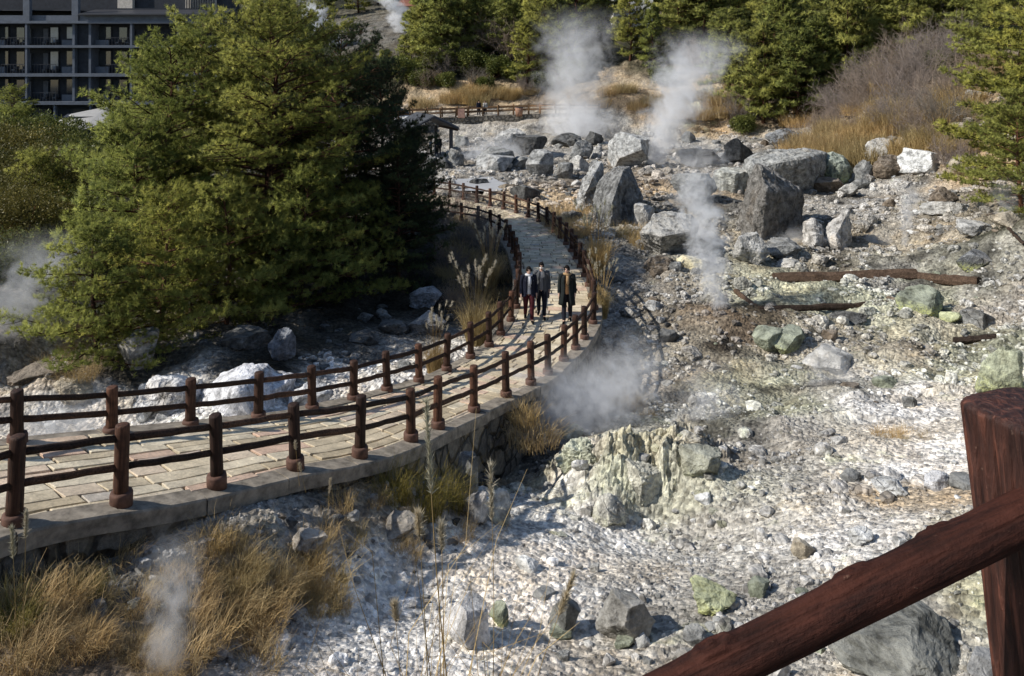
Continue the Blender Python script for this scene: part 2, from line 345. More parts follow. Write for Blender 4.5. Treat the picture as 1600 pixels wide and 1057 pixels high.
def chunks(n, k=40000):
    for a in range(0, n, k): yield slice(a, min(n, a+k))
def rbf(x, y):
    o = np.empty(len(x))
    for s in chunks(len(x)):
        r2 = (x[s,None]-CX[None,:,0])**2 + (y[s,None]-CX[None,:,1])**2
        o[s] = phi(r2, None) @ sol[:n_] + sol[n_]
    return o
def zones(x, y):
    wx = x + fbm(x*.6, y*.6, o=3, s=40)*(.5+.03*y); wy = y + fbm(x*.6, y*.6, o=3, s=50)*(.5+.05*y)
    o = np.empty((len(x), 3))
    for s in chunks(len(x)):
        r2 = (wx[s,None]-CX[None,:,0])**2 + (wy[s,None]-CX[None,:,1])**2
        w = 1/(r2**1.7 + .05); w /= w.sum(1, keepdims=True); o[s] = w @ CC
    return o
def pathdist(x, y):
    """distance outside the path strip (<0 inside) and the strip's height there"""
    o = np.full(len(x), 9.0); z = np.zeros(len(x))
    k = np.where((y < 56) & (x > -25) & (x < 6))[0]
    for s in chunks(len(k), 60000):
        q = k[s]
        d2 = (x[q,None]-CEN[None,:,0])**2 + (y[q,None]-CEN[None,:,1])**2
        j = d2.argmin(1); o[q] = np.sqrt(d2[np.arange(len(q)), j]) - HW[j]; z[q] = np.minimum(np.minimum(SL[j,2], SR[j,2]), CEN[j,2])
    return o, z
def HT(x, y, fine=False):
    x = np.atleast_1d(np.asarray(x, float)); y = np.atleast_1d(np.asarray(y, float))
    z = rbf(x, y)
    z = z + fbm(x*.45, y*.45, o=3, s=3)*.16*np.clip(y/12, .4, 2)
    mo = np.zeros_like(x)
    for (ox, oy, sx_, sy_, hh) in ((2.6, 15.3, 1.5, .8, .42), (1.4, 16.2, .9, .7, .32), (3.9, 16.4, 1.0, .6, .40), (1.9, 14.6, .7, .5, .25)):
        mo = np.maximum(mo, hh*np.exp(-(((x-ox)/sx_)**2+((y-oy)/sy_)**2)**1.5))
    z = z + mo
    if fine:
        z = z + mo*(.9*ridge(x*1.9, y*1.9+3, o=4, s=101) + .35*ridge(x*6, y*6, o=2, s=105))
        a = np.clip(y/22, .6, 2.0)
        m = fbm(x*.3, y*.3, o=2, s=77)*.5+.5
        tm = np.clip((x-3-(y-18)*.15)/3, 0, 1)*np.clip((y-15)/4, 0, 1)*np.clip((44-y)/6, 0, 1)
        q = (y*.42 + fbm(x*.18, y*.3, o=3, s=88)*2.2); st = q-np.floor(q); z = z + tm*(np.clip(st*6, 0, 1)*.5 - st*.5)*.30*(.5+m)
        z = z + ridge(x*.42+7, y*.42, o=3, s=15)*.16*np.clip((y-9)/8, 0, 1)*np.clip((60-y)/20, 0, 1)
        z = z + ridge(x*.9, y*.9, o=4, s=9)*.085*a*(.1+m*1.2) + fbm(x*4, y*4, o=3, s=21)*.035*a + np.abs(fbm(x*13, y*13, o=2, s=31))*.04
    pd, pz = pathdist(x, y)
    t = np.clip((pd+.0)/.35, 0, 1)
    z = np.where(pd < .35, np.minimum(z, (pz-.16)*(1-t) + np.maximum(z, pz-.16)*t) , z)
    return z
def H1(x, y): return float(HT([x], [y])[0])
def hit(px, py):
    d = np.exp(np.linspace(math.log(2.2), math.log(300), 420))
    x = (px-800)*d/F; zl = CZ - (py-YH)*d/F
    g = HT(x, d); k = np.where(g >= zl)[0]
    i = k[0] if len(k) else len(d)-1
    if 0 < i < len(d)-1 or len(k):
        a, b = (g-zl)[i-1], (g-zl)[i]; t = -a/(b-a+1e-9); dd = d[i-1]+(d[i]-d[i-1])*t
        return np.array([(px-800)*dd/F, dd, CZ-(py-YH)*dd/F])
    return np.array([x[i], d[i], g[i]])
# ------------------------------------------------------------------ ground mesh
def build_ground():
    ys = [-4.0]
    while ys[-1] < 420: ys.append(ys[-1] + max(.045, .0052*max(ys[-1], 0)) if ys[-1] > 6.5 else ys[-1] + .16)
    ys = np.array(ys)
    t = np.concatenate([np.linspace(-2.2, -.85, 50)[:-1], np.linspace(-.85, .85, 760), np.linspace(.85, 2.2, 50)[1:]])
    X = t[None]*(ys[:,None] + 4.5); Y = np.repeat(ys[:,None], len(t), 1)
    x = X.reshape(-1); y = Y.reshape(-1)
    z = HT(x, y, True)
    z = np.where(y < 6, HT(x, y), z)
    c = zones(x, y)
    pv = fbm(x*.35, y*.35, o=4, s=61); p2 = fbm(x*1.3, y*1.3, o=4, s=66)
    far_ = np.clip((y-12)/6, .3, 1); dk = (np.clip((pv+.05)*2.2, 0, 1)*.42 + np.clip((p2-.02)*3, 0, 1)*.38)*far_
    c = c*(1-dk)[:,None]; br = np.clip((fbm(x*.5+40, y*.5, o=4, s=71)-.08)*4, 0, 1)[:,None]*.32
    c = c*(1-br) + c*np.array([.98,.80,.58])*br
    mx = c.mean(1)
    sat = np.clip(.9 + .0*mx, 0, 2)
    n, m = len(ys), len(t)
    i = np.arange(n-1)[:,None]*m; j = np.arange(m-1)[None]
    Q = np.stack([i+j, i+j+1, i+m+j+1, i+m+j], -1).reshape(-1, 4)
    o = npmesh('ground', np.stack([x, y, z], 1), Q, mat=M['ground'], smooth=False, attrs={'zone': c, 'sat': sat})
    tag(o, 'pale volcanic ground of gravel, clay and scree around the hot springs', 'ground', kind='structure')
build_ground()

# ------------------------------------------------------------------ loose stones (uncountable)
def ico(sub):
    bm = bmesh.new(); bmesh.ops.create_icosphere(bm, subdivisions=sub, radius=1)
    V = np.array([v.co[:] for v in bm.verts]); T = np.array([[v.index for v in f.verts] for f in bm.faces]); bm.free()
    return V, T
ICO = {k: ico(k) for k in (1, 2, 3, 4, 5, 6)}
def rock_shape(seed, sub=4, planes=11, rough=.10, flat=None):
    r = np.random.default_rng(seed); V, T = ICO[sub]
    nrm = r.normal(size=(planes, 3)); nrm /= np.linalg.norm(nrm, axis=1, keepdims=True)
    dd = r.uniform(.55, .95, planes)
    if flat is not None:
        nrm = np.concatenate([nrm, flat[0]]); nrm /= np.linalg.norm(nrm, axis=1, keepdims=True); dd = np.concatenate([dd, flat[1]])
    dt = V @ nrm.T; rr = np.where(dt > .05, dd/np.maximum(dt, .05), 9).min(1); rr = np.minimum(rr, 1.15)
    P = V*rr[:,None]
    q = P*1.3 + r.uniform(0, 50, 3)
    P = P*(1 + rough*fbm(q[:,0], q[:,1], q[:,2], 3, seed % 97)[:,None]*1.4 + rough*.5*ridge(q[:,0]*2.5, q[:,1]*2.5, q[:,2]*2.5, 3, seed % 89)[:,None] + rough*.35*fbm(q[:,0]*7, q[:,1]*7, q[:,2]*7, 3, seed % 61)[:,None])
    return P, T
def scatter_stones(name, label, n, area, size, colw, sub=1, seed=1):
    r = np.random.default_rng(seed)
    shapes = [rock_shape(seed*31+k, sub, 7, .12) for k in range(8)]
    x, y = area(r, n); z = HT(x, y, True)
    pd, _ = pathdist(x, y); cc = zones(x, y); dn = fbm(x*.45, y*.45, o=3, s=91)+.5*fbm(x*1.7, y*1.7, o=2, s=95); ok = (pd > .12) & (cc.mean(1) > colw) & (r.uniform(0, 1, n) < np.clip(.35+dn*2.4, .06, 1)*np.where(cc.mean(1) > .5, .45, 1.0))
    x, y, z, cc = x[ok], y[ok], z[ok], cc[ok]; n = len(x)
    s = size[0]*(r.pareto(2.6, n)+1); s = np.minimum(s, size[1])*np.clip(y/14, .8, 4.5)
    Vs, Ts, Cs_ = [], [], []; off = 0
    for k in range(8):
        idx = np.arange(k, n, 8); P, T = shapes[k]; m = len(P)
        a = r.uniform(0, 6.28, len(idx)); c, sn = np.cos(a), np.sin(a); sc = r.uniform(.7, 1.3, (len(idx), 3))*s[idx,None]; sc[:,2] *= .75
        Q = P[None]*sc[:,None]
        X = Q[...,0]*c[:,None]-Q[...,1]*sn[:,None]+x[idx,None]; Yy = Q[...,0]*sn[:,None]+Q[...,1]*c[:,None]+y[idx,None]; Z = Q[...,2]+z[idx,None]+s[idx,None]*.2
        Vs.append(np.stack([X, Yy, Z], -1).reshape(-1, 3))
        Ts.append((T[None] + (np.arange(len(idx))*m)[:,None,None]).reshape(-1, 3) + off); off += len(idx)*m
        b = cc[idx]*r.uniform(.5, 1.35, (len(idx), 1)); b = b*.55 + b.mean(1, keepdims=True)*.5 + .02
        Cs_.append(np.repeat(b, m, 0))
    o = npmesh(name, np.concatenate(Vs), np.concatenate(Ts), mat=M['ground'], attrs={'zone': np.concatenate(Cs_), 'sat': np.full(off, .9)})
    tag(o, label, 'stones', kind='stuff'); return o
def fan(y0, y1, t0, t1):
    def f(r, n):
        y = np.exp(r.uniform(math.log(y0), math.log(y1), n)); t = r.uniform(t0, t1, n); return t*y, y
    return f
# ------------------------------------------------------------------ boulders
GR=(.22,.22,.21); DK=(.085,.085,.082); PL=(.40,.39,.365); WH=(.60,.60,.58); BR=(.17,.135,.10); GN=(.25,.27,.20); SUL=(.42,.44,.26); TN=(.38,.33,.25)
LEAN = (np.array([[-.8,-.6,.12],[.62,-.75,.05],[.62,.1,.78],[-.5,.2,.85]]), np.array([.52,.5,.5,.78]))
WEDGE = (np.array([[-.75,-.55,.35],[.7,-.68,.15],[.3,0,.9]]), np.array([.45,.5,.6]))
SLAB = (np.array([[0,-.2,1.0],[.5,-.85,-.1],[-.4,-.3,.85]]), np.array([.5,.6,.62]))
ROUND = (np.array([[-.5,-.6,.6]]), np.array([.9]))
BLOCK = (np.array([[0,0,1.],[-.55,-.83,0],[.85,-.5,0],[0,-1.,.3]]), np.array([.7,.62,.6,.7]))
def boulder(x0, y0, x1, y1, col, label, seed, flat=None, ye=0, sub=5, rough=.10, planes=11, rz=0.0, group=None, cat='boulder', name='boulder', depth=.85, sink=.12, dd=None):
    cx = (x0+x1)/2
    p = hit(cx, y1 - 0.06*(y1-y0)) if dd is None else np.array([(cx-800)*dd/F, dd, H1((cx-800)*dd/F, dd)])
    d0 = p[1]; w = (x1-x0)*d0/F; yc = d0 + w*depth*.42
    w = (x1-x0)*yc/F; zt = CZ - (y0-YH)*yc/F
    zb = min(p[2], H1((cx-800)*yc/F, yc)) ; h = max(zt - zb, w*.2); zb -= h*sink; h = zt - zb
    P, T = rock_shape(seed, sub, planes, rough, flat)
    if rz:
        c, s = math.cos(rz), math.sin(rz); P = P @ np.array([[c, s, 0],[-s, c, 0],[0,0,1]])
    lo, hi = P.min(0), P.max(0)
    P = (P - (lo+hi)/2)/(hi-lo)
    P[:,2] += .5
    P = P*np.array([w, w*depth, h])
    o = npmesh(name, P, T, mat=M['rock'])
    o.location = ((cx-800)*yc/F, yc, zb); o.color = (*col, 1.0 - .5*ye)
    return tag(o, label, cat, group)
B = [
(1148,255,1258,362,(.25,.235,.21),'huge dark leaning boulder with a bright left face beside the bare flat',11,LEAN,0,6,.07),
(1155,232,1292,305,GR,'broad flat-topped grey boulder right behind the huge leaning one',12,SLAB,0,6,.08),
(1278,238,1336,287,GN,'pale green-grey boulder with a yellow sulphur foot',13,BLOCK,1,5,.06),
(1266,277,1316,306,BR,'brown flat-capped stone lying below the green-grey boulder',14,SLAB,0,5,.08),
(1312,285,1342,311,PL,'knobbly pale stone casting a shadow beside the brown flat-capped stone',15,None,0,4,.12),
(1328,278,1362,298,GR,'low grey stone behind the knobbly pale stone',16,None,0,4,.1),
(1334,250,1366,291,GR,'rounded grey boulder touching the right side of the green-grey boulder',17,ROUND,0,4,.1),
(1352,215,1404,258,PL,'pale slab tilted up like a fin under the dry scrub',18,WEDGE,0,5,.1),
(1362,242,1412,284,BR,'cracked brown block under the tilted pale slab',19,None,0,5,.14),
(1400,232,1477,282,WH,'white angular boulder bright as chalk below the scrub',20,WEDGE,0,5,.1),
(1452,292,1498,326,BR,'brown capped stone on a white pile near the right edge pine',21,None,0,5,.12),
(1436,312,1520,345,PL,'heap-like pale rock under the brown capped stone',22,None,0,5,.16),
(1485,245,1532,284,TN,'tan boulder beside the right edge pine',23,None,0,5,.12),
(1258,332,1328,394,PL,'pale horned boulder with its tip pointing up',24,(np.array([[-.5,-.1,.75],[.8,-.6,0],[-.3,-.9,.2]]),np.array([.35,.55,.6])),0,6,.08),
(1228,354,1256,378,DK,'small dark stone left of the horned boulder',25,None,0,4,.1),
(1145,362,1200,425,PL,'pale crumbling rock in the heap below the huge leaning boulder',26,None,0,5,.18),
(1188,374,1250,412,GR,'grey crumbling rock in the heap below the huge leaning boulder',27,None,0,5,.16),
(1215,405,1250,425,PL,'little row of pale pointed stones above the wooden gutter',28,WEDGE,0,4,.16),
(1494,390,1551,432,(.16,.165,.17),'smooth dark dome-shaped boulder with yellow sulphur under it',29,ROUND,1,5,.04),
(1404,450,1478,504,GN,'green-grey boulder with bright yellow sulphur on its lower face',30,(np.array([[-.3,-.5,.8],[.5,-.8,.3]]),np.array([.55,.55])),1,6,.09),
(1466,486,1500,512,SUL,'small yellowish stone between the sulphur boulder and a dark one',31,None,1,4,.1),
(1503,482,1552,519,GR,'dark-sided grey boulder right of the small yellowish stone',32,LEAN,0,5,.1),
(1297,486,1352,514,DK,'low dark boulder half sunk in the brown scree',33,ROUND,0,5,.1),
(1200,514,1262,562,GN,'greenish flat-topped boulder with a pale rim in mid basin',34,SLAB,.6,6,.06),
(1176,512,1228,556,GN,'tilted greenish slab leaning behind the pale-rimmed boulder',35,SLAB,0,5,.08),
(1252,545,1338,594,PL,'pale peaked rock in steam below the greenish flat boulder',36,WEDGE,0,5,.12),
(1312,600,1346,622,BR,'round brown stone beside the small green pool',37,ROUND,0,4,.06),
(1360,588,1402,614,GN,'small dark green ledge stone near the round brown stone',38,None,0,4,.12),
(1000,332,1091,402,(.40,.385,.36),'big pale boulder with a cracked face and black underside',39,(np.array([[-.15,-.45,.9],[.1,-.9,-.4],[.8,-.5,.1]]),np.array([.6,.55,.7])),0,6,.06),
(987,317,1024,366,PL,'upright pale slab left of the big cracked boulder',40,BLOCK,0,5,.08),
(924,258,1004,345,(.25,.25,.24),'tall angular boulder with a black triangular right face',41,(np.array([[-.6,-.75,.3],[.8,-.55,.25],[-.3,0,.95]]),np.array([.5,.48,.8])),0,6,.07),
(900,256,946,332,GR,'dark ragged rock with a white left flank against the tall angular boulder',42,WEDGE,0,5,.14),
(952,206,1019,270,(.40,.40,.385),'large rounded pale boulder beside the tall steam plume',43,ROUND,0,6,.07),
(861,208,911,234,DK,'dark flat rounded boulder in the back row left of the pointed one',44,ROUND,0,5,.08),
(914,205,944,230,DK,'small dark pointed boulder in the back row',45,WEDGE,0,4,.08),
(888,219,928,254,GR,'grey rock just below the small dark pointed boulder',46,None,0,5,.1),
(890,242,922,272,PL,'pale stone with a dark right side above the tall angular boulder',47,LEAN,0,4,.08),
(863,254,896,284,GR,'squat grey stone at the foot of the boulder pile',48,BLOCK,0,4,.08),
(821,233,866,280,(.30,.30,.29),'smooth upright grey boulder in the middle of the boulder pile',49,ROUND,0,5,.05),
(772,202,822,236,PL,'long white-crusted boulder at the top of the pile',50,SLAB,0,5,.12),
(796,212,856,246,DK,'dark block behind the smooth upright boulder',51,BLOCK,0,5,.09),
(742,230,808,268,GR,'grey slab-like boulder under the white-crusted one',52,SLAB,0,5,.09),
(744,241,804,272,(.33,.33,.32),'pyramid-shaped boulder with a bright left face and dark right face',53,WEDGE,0,5,.06),
(788,244,832,268,GR,'low grey boulder between the pyramid-shaped and the smooth upright one',54,None,0,4,.09),
(796,288,846,318,DK,'black-sided boulder behind the fence at the path bend',55,LEAN,0,5,.09),
(714,302,736,314,DK,'small dark stone behind the fence at the far end of the path',56,ROUND,0,4,.08),
(733,278,764,294,DK,'dark stone near the shelter side of the boulder pile',57,None,0,4,.1),
(680,246,708,268,DK,'dark stone close to the shelter in thin steam',58,None,0,4,.1),
(662,246,684,264,GR,'squared grey stone at the foot of the shelter',59,BLOCK,0,4,.05),
(700,232,726,262,GR,'ragged grey stone to the right of the shelter in thin steam',159,None,0,4,.16),
(1056,230,1126,264,DK,'dark jagged boulder in steam right of the tall plume',60,None,0,5,.16),
(1131,215,1180,260,DK,'dark pointed boulder with a pale foot above the broad flat one',61,LEAN,0,5,.1),
(1100,262,1168,304,(.36,.36,.32),'low pale shelving rock left of the huge leaning boulder',62,SLAB,0,5,.14),
(1048,268,1120,318,GR,'rounded grey rock in the narrow plume of steam',63,ROUND,0,5,.1),
(1198,200,1262,234,PL,'white-streaked dark boulder in the far right back row',64,None,0,5,.2),
(1224,176,1250,196,WH,'small white boulder high up below the pines',65,None,0,4,.12),
(1272,212,1300,234,PL,'pale stone right of the white-streaked boulder',66,None,0,4,.1),
(1298,210,1346,232,PL,'long pale stone lying in the dry grass edge',67,SLAB,0,4,.12),
(1514,90,1566,120,(.14,.15,.15),'dark rounded outcrop rock high on the scrub slope',68,ROUND,0,5,.08),
(1506,115,1542,146,(.22,.24,.23),'grey outcrop rock below the dark rounded one on the slope',69,BLOCK,0,5,.1),
(1506,140,1532,166,PL,'small pale outcrop rock lowest on the scrub slope',70,None,0,4,.1),
(1490,345,1550,375,PL,'flat pale stone at the right side of the bare flat',71,SLAB,0,4,.14),
(1548,330,1600,370,TN,'tan rock at the right edge below the pine',72,None,0,4,.14),
(1005,400,1062,432,BR,'brown moss-stained rock under the big cracked boulder',73,None,0,5,.14),
(1058,402,1108,430,(.55,.50,.34),'cream yellow block under the big cracked boulder',74,BLOCK,0,5,.14),
(1003,468,1034,492,WH,'small white block on the slope right of the path',75,BLOCK,0,4,.12),
(1028,515,1062,540,DK,'dark flat stone in the ravine beside the path',76,SLAB,0,4,.1),
(182,517,246,588,(.36,.34,.31),'squared grey block standing in front of the low pine branches',77,BLOCK,0,6,.05),
(342,517,420,560,DK,'dark boulder in the shade right behind the white mound',78,BLOCK,0,5,.1),
(420,515,462,575,(.14,.15,.17),'bluish dark boulder in the shade right of the white mound',79,None,0,5,.1),
(636,488,698,532,(.24,.24,.24),'round boulder in deep shade left of the path',80,ROUND,0,5,.09),
(640,445,692,486,(.30,.31,.33),'pale boulder in deep shade behind the round one',81,None,0,5,.12),
(590,500,640,528,DK,'low dark boulder in deep shade furthest left of the stream bed',82,None,0,4,.12),
(545,520,592,545,DK,'flat dark stone beside the shaded stream bed',83,SLAB,0,4,.12),
(20,575,110,612,BR,'brown layered rock on the bank at the left edge',84,SLAB,0,5,.16),
(82,590,150,640,TN,'cream and brown rock at the edge of the white stream',85,None,0,5,.16),
(686,938,768,1022,(.52,.51,.50),'white-faced wedge boulder at the edge of the white gravel chute',86,WEDGE,0,6,.09),
(764,940,795,985,GN,'green-grey stone touching the white-faced wedge boulder',87,None,.5,4,.12),
(858,928,908,1002,(.2,.2,.185),'dark standing stone between the wedge boulder and the large angular one',88,LEAN,0,5,.1),
(930,922,1022,1018,(.28,.27,.245),'large angular grey boulder in the lower middle foreground',89,(np.array([[-.7,-.6,.35],[.5,-.85,.1],[.2,-.1,.95]]),np.array([.6,.5,.7])),0,6,.10),
(988,988,1016,1016,WH,'small white round stone in front of the large angular boulder',90,ROUND,0,4,.12),
(1362,748,1413,788,WH,'white crumbly boulder above an orange stain',91,None,0,5,.16),
(1442,736,1486,776,(.48,.48,.49),'pale grey boulder left of the railing post',92,None,0,5,.14),
(1484,745,1528,772,GR,'grey flat stone directly left of the railing post',93,SLAB,0,5,.12),
(1312,735,1345,758,GR,'dark and white stone on the gravel slope',94,None,0,4,.14),
(804,872,842,902,WH,'lone white stone on the gravel chute',95,None,0,4,.14),
(1236,842,1276,880,TN,'brown-sided stone above the railing log',96,LEAN,0,4,.12),
(1325,825,1366,860,WH,'white cluster-like stone just above the railing log',97,None,0,4,.2),
(598,808,655,862,(.27,.24,.20),'brown-grey boulder below the dry grass by the path wall',98,None,0,5,.12),
(448,828,512,884,(.38,.34,.29),'pale weathered rock like a stump among the dry grass',99,WEDGE,0,5,.18),
(1300,985,1510,1100,(.20,.20,.175),'big dark rounded boulder under the railing log',100,ROUND,0,6,.09),
(1508,1028,1590,1090,(.25,.25,.245),'smooth grey boulder at the foot of the railing post',101,ROUND,0,5,.06),
(1080,915,1152,968,SUL,'yellow-green crusted rock left of the railing log',102,None,1,5,.22),
(1062,702,1130,762,(.30,.30,.24),'dark greenish ledge at the right end of the sulphur outcrop',103,WEDGE,.2,6,.2),
(965,722,1040,800,(.60,.58,.48),'cream crusted middle ledge of the sulphur outcrop',104,WEDGE,.1,6,.3),
(868,688,940,742,(.46,.47,.36),'greenish left ledge of the sulphur outcrop at the edge of the steam',105,None,.2,6,.3),
(925,770,978,834,(.48,.47,.42),'pale lobe-shaped rock at the foot of the sulphur outcrop',106,ROUND,.3,5,.15),
(726,770,762,832,(.50,.49,.47),'pale upright block at the foot of the path wall',107,BLOCK,0,5,.12),
(712,708,748,782,GR,'grey corner rock below the edge of the path wall',108,BLOCK,0,5,.12),
(760,765,800,830,(.50,.50,.46),'cream rock next to the pale upright block',109,None,.3,5,.14),
(205,590,300,662,(.60,.60,.60),'low white rubble shoulder left of the white mound',110,None,0,6,.2),
(285,547,462,650,(.66,.66,.68),'large white encrusted mound beyond the path fence',111,(np.array([[-.45,-.3,.85],[.75,-.5,.2]]),np.array([.55,.72])),0,6,.13),
(450,600,520,640,(.55,.55,.55),'white rubble rock right of the large mound',112,None,0,5,.2),
(1530,540,1600,640,(.34,.36,.26),'green-stained crag at the right edge above the post',113,None,.6,6,.2),
(1085,770,1110,795,WH,'small white stone on the scree near the outcrop',114,None,0,3,.1),
]
def crag(hulls, label, col, py_base, cuts=5, rough=.10, ye=0, seed=1, cat='boulder', cxb=None):
    """boulder from outline points (px, py, depth offset m); each hull is a convex block, all in one mesh"""
    allx = [p[0] for h in hulls for p in h]; cx = (min(allx)+max(allx))/2
    p = hit(cx if cxb is None else cxb, py_base); d0 = p[1] + .5
    Vs, Ts, off = [], [], 0; o0 = np.array([(cx-800)*d0/F, d0, p[2]])
    for h in hulls:
        bm = bmesh.new()
        for (x, y, dz) in h:
            d = d0 + (dz*1.5 if dz < 0 else dz); q = pw(x, y, d)
            if y >= py_base-7: q[2] = min(q[2], p[2]) - .25
            bm.verts.new(q - o0)
        r = bmesh.ops.convex_hull(bm, input=bm.verts[:])
        bmesh.ops.delete(bm, geom=list({g for g in r['geom_interior'] + r['geom_unused'] if isinstance(g, bmesh.types.BMVert)}), context='VERTS')
        bmesh.ops.triangulate(bm, faces=bm.faces[:])
        for _ in range(cuts):
            L = [e for e in bm.edges if e.calc_length() > (.09 if _ > 2 else .2)]
            if not L: break
            bmesh.ops.subdivide_edges(bm, edges=L, cuts=1, use_grid_fill=False); bmesh.ops.triangulate(bm, faces=bm.faces[:])
        for _ in range(1): bmesh.ops.smooth_vert(bm, verts=bm.verts[:], factor=.5, use_axis_x=True, use_axis_y=True, use_axis_z=True)
        bm.normal_update(); bm.verts.index_update()
        V = np.array([v.co[:] for v in bm.verts]); Nn = np.array([v.normal[:] for v in bm.verts]); T = np.array([[v.index for v in f.verts] for f in bm.faces]); bm.free()
        q = V + seed*3.3
        dsp = rough*(1.3*fbm(q[:,0]*.9, q[:,1]*.9, q[:,2]*.9, 3, seed) + .7*ridge(q[:,0]*2.2, q[:,1]*2.2, q[:,2]*2.2, 4, seed+3) + .3*fbm(q[:,0]*9, q[:,1]*9, q[:,2]*9, 3, seed+7))
        V = V + Nn*(dsp*max(.4, min(1.5, d0/18)))[:,None]
        Vs.append(V); Ts.append(T+off); off += len(V)
    o = npmesh('boulder', np.concatenate(Vs), np.concatenate(Ts), mat=M['rock']); o.location = o0; o.color = (*col, 1-.5*ye)
    return tag(o, label, cat)
def pw(px, py, d): return np.array([(px-800)*d/F, d, CZ-(py-YH)*d/F])
def bk(pts, t): return [(x, y, z+t) for x, y, z in pts]
def hull1(pts, front, back): return pts + front + [( (x-sum(p[0] for p in pts)/len(pts))*.8+sum(p[0] for p in pts)/len(pts), y+2, z+back) for x, y, z in pts]
KEY = {}
KEY[11] = lambda lab: crag([hull1([(1150,358,0),(1166,298,-.2),(1180,256,0),(1197,262,.2),(1252,297,.2),(1258,312,.3),(1252,344,.3),(1205,364,-.6)], [(1170,362,-1.5),(1190,366,-1.7),(1197,300,-2.0),(1188,262,-1.0)], 2.0)], lab, (.17,.16,.145), 361, 6, .09, seed=2)
KEY[12] = lambda lab: crag([hull1([(1156,266,0),(1166,250,0),(1200,236,.6),(1255,233,.6),(1292,240,.6),(1290,262,0),(1285,287,.3),(1262,300,-.2),(1178,300,-.3),(1158,284,0)], [(1254,250,-1.5),(1180,262,-1.5),(1266,297,-.6)], 2.6)], lab, (.27,.27,.255), 300, 5, .10, seed=3)
KEY[41] = lambda lab: crag([hull1([(926,312,0),(935,282,0),(966,262,0),(983,262,.1),(1003,308,.2),(1002,338,.2),(930,342,0)], [(974,266,-1.2),(956,318,-2.0),(952,349,-1.8)], 2.0)], lab, (.19,.19,.185), 345, 6, .10, seed=4)
KEY[42] = lambda lab: crag([hull1([(899,332,0),(906,292,0),(926,264,0),(938,256,0),(946,300,.2),(938,336,.2)], [(922,285,-.7)], 1.4)], lab, (.34,.34,.33), 335, 5, .16, seed=5)
KEY[24] = lambda lab: crag([hull1([(1286,392,0),(1288,364,0),(1305,352,0),(1318,335,0),(1325,331,0),(1329,350,.1),(1327,386,.1)], [(1305,370,-.7),(1312,392,-.6)], 1.2), hull1([(1258,392,0),(1262,372,0),(1262,350,0),(1270,346,0),(1278,352,0),(1296,372,.1),(1298,392,.1)], [(1275,380,-.7)], 1.0)], lab, (.44,.42,.39), 393, 5, .10, seed=6)
KEY[39] = lambda lab: crag([hull1([(1001,368,0),(1022,335,0),(1036,332,.2),(1080,336,.3),(1091,350,.2),(1089,376,.2),(1076,398,.3),(1016,400,.3)], [(1034,370,-1.3),(1003,364,-.7),(1078,362,-1.1),(1030,396,-.2)], 2.0)], lab, (.33,.32,.295), 401, 6, .07, seed=7)
KEY[13] = lambda lab: crag([hull1([(1280,287,0),(1283,246,0),(1300,238,0),(1317,243,0),(1333,264,.1),(1336,287,.1)], [(1296,250,-.8),(1318,262,-.8),(1305,288,-.7)], 1.6)], lab, (.34,.37,.30), 287, 5, .07, ye=1, seed=8)
KEY[111] = lambda lab: crag([hull1([(300,647,0),(318,610,0),(352,585,0),(384,571,0),(418,571,.1),(440,589,.2),(430,610,.2),(436,647,.2)], [(370,610,-.9),(410,640,-.8),(330,640,-.8)], 1.6), hull1([(405,610,.1),(420,582,.2),(456,585,.4),(462,589,.4),(445,610,.3),(448,640,.3)], [(430,610,-.3)], .8), hull1([(212,648,.2),(232,610,.2),(262,598,.2),(310,603,.1),(330,640,0),(326,651,0)], [(270,640,-.5)], 1.2)], lab, (.68,.68,.70), 632, 6, .10, seed=9, cxb=370)
for i, b in enumerate(B):
    if b[6] in KEY: KEY[b[6]](b[5]); continue
    x0,y0,x1,y1,c,lab,seed,flat,ye,sub,rough = b
    boulder(x0,y0,x1,y1,c,lab,seed*7+3,flat,ye,sub,rough)
def scatter_rocks(n, x0, x1, y0, y1, w0, w1, cols, label, group, seed, rough=.12):
    r = np.random.default_rng(seed); k = 0
    for _ in range(n*6):
        if k >= n: break
        x = r.uniform(x0, x1); y = r.uniform(y0, y1); w = w0*(w1/w0)**r.uniform(0, 1)**1.6
        p = hit(x, y)
        if pathdist(p[:1], p[1:2])[0][0] < .3: continue
        h = w*r.uniform(.5, .95)
        c = np.array(cols[r.integers(len(cols))])*r.uniform(.8, 1.15)
        boulder(x-w/2, y-h, x+w/2, y, tuple(c), label, int(seed*1000+k), [None, WEDGE, ROUND, BLOCK, LEAN, None][r.integers(6)], 0, 4 if w > 14 else 3, rough, rz=r.uniform(-.5,.5), group=group, cat='rock', name='rock')
        k += 1
scatter_rocks(44, 700, 1180, 225, 330, 8, 24, [GR, PL, DK, GR], 'small angular grey rock strewn among the big boulders of the back pile', 'rocks strewn among the back boulders', 5)
scatter_rocks(50, 1180, 1580, 215, 400, 8, 26, [PL, WH, BR, GR], 'small pale or brown rock strewn on the right side of the bare flat', 'rocks strewn over the right flat', 6)
scatter_rocks(46, 1010, 1580, 410, 640, 8, 26, [GR, GN, BR, PL], 'small stone bedded in the brown scree of the mid basin', 'stones of the mid basin', 7)
scatter_rocks(40, 800, 1500, 700, 940, 9, 26, [WH, PL, GR, GR], 'small stone lying on the pale gravel slope in the foreground', 'stones on the foreground slope', 8)
scatter_rocks(26, 820, 1290, 930, 1050, 14, 44, [GR, PL, GR, GN], 'grey stone at the bottom of the photo between wedge boulder and railing log', 'stones along the bottom of the picture', 9)
scatter_rocks(40, 420, 720, 790, 960, 10, 34, [GR, BR, PL, DK], 'dark or brown stone on the bank below the path wall', 'stones on the bank below the path wall', 10)
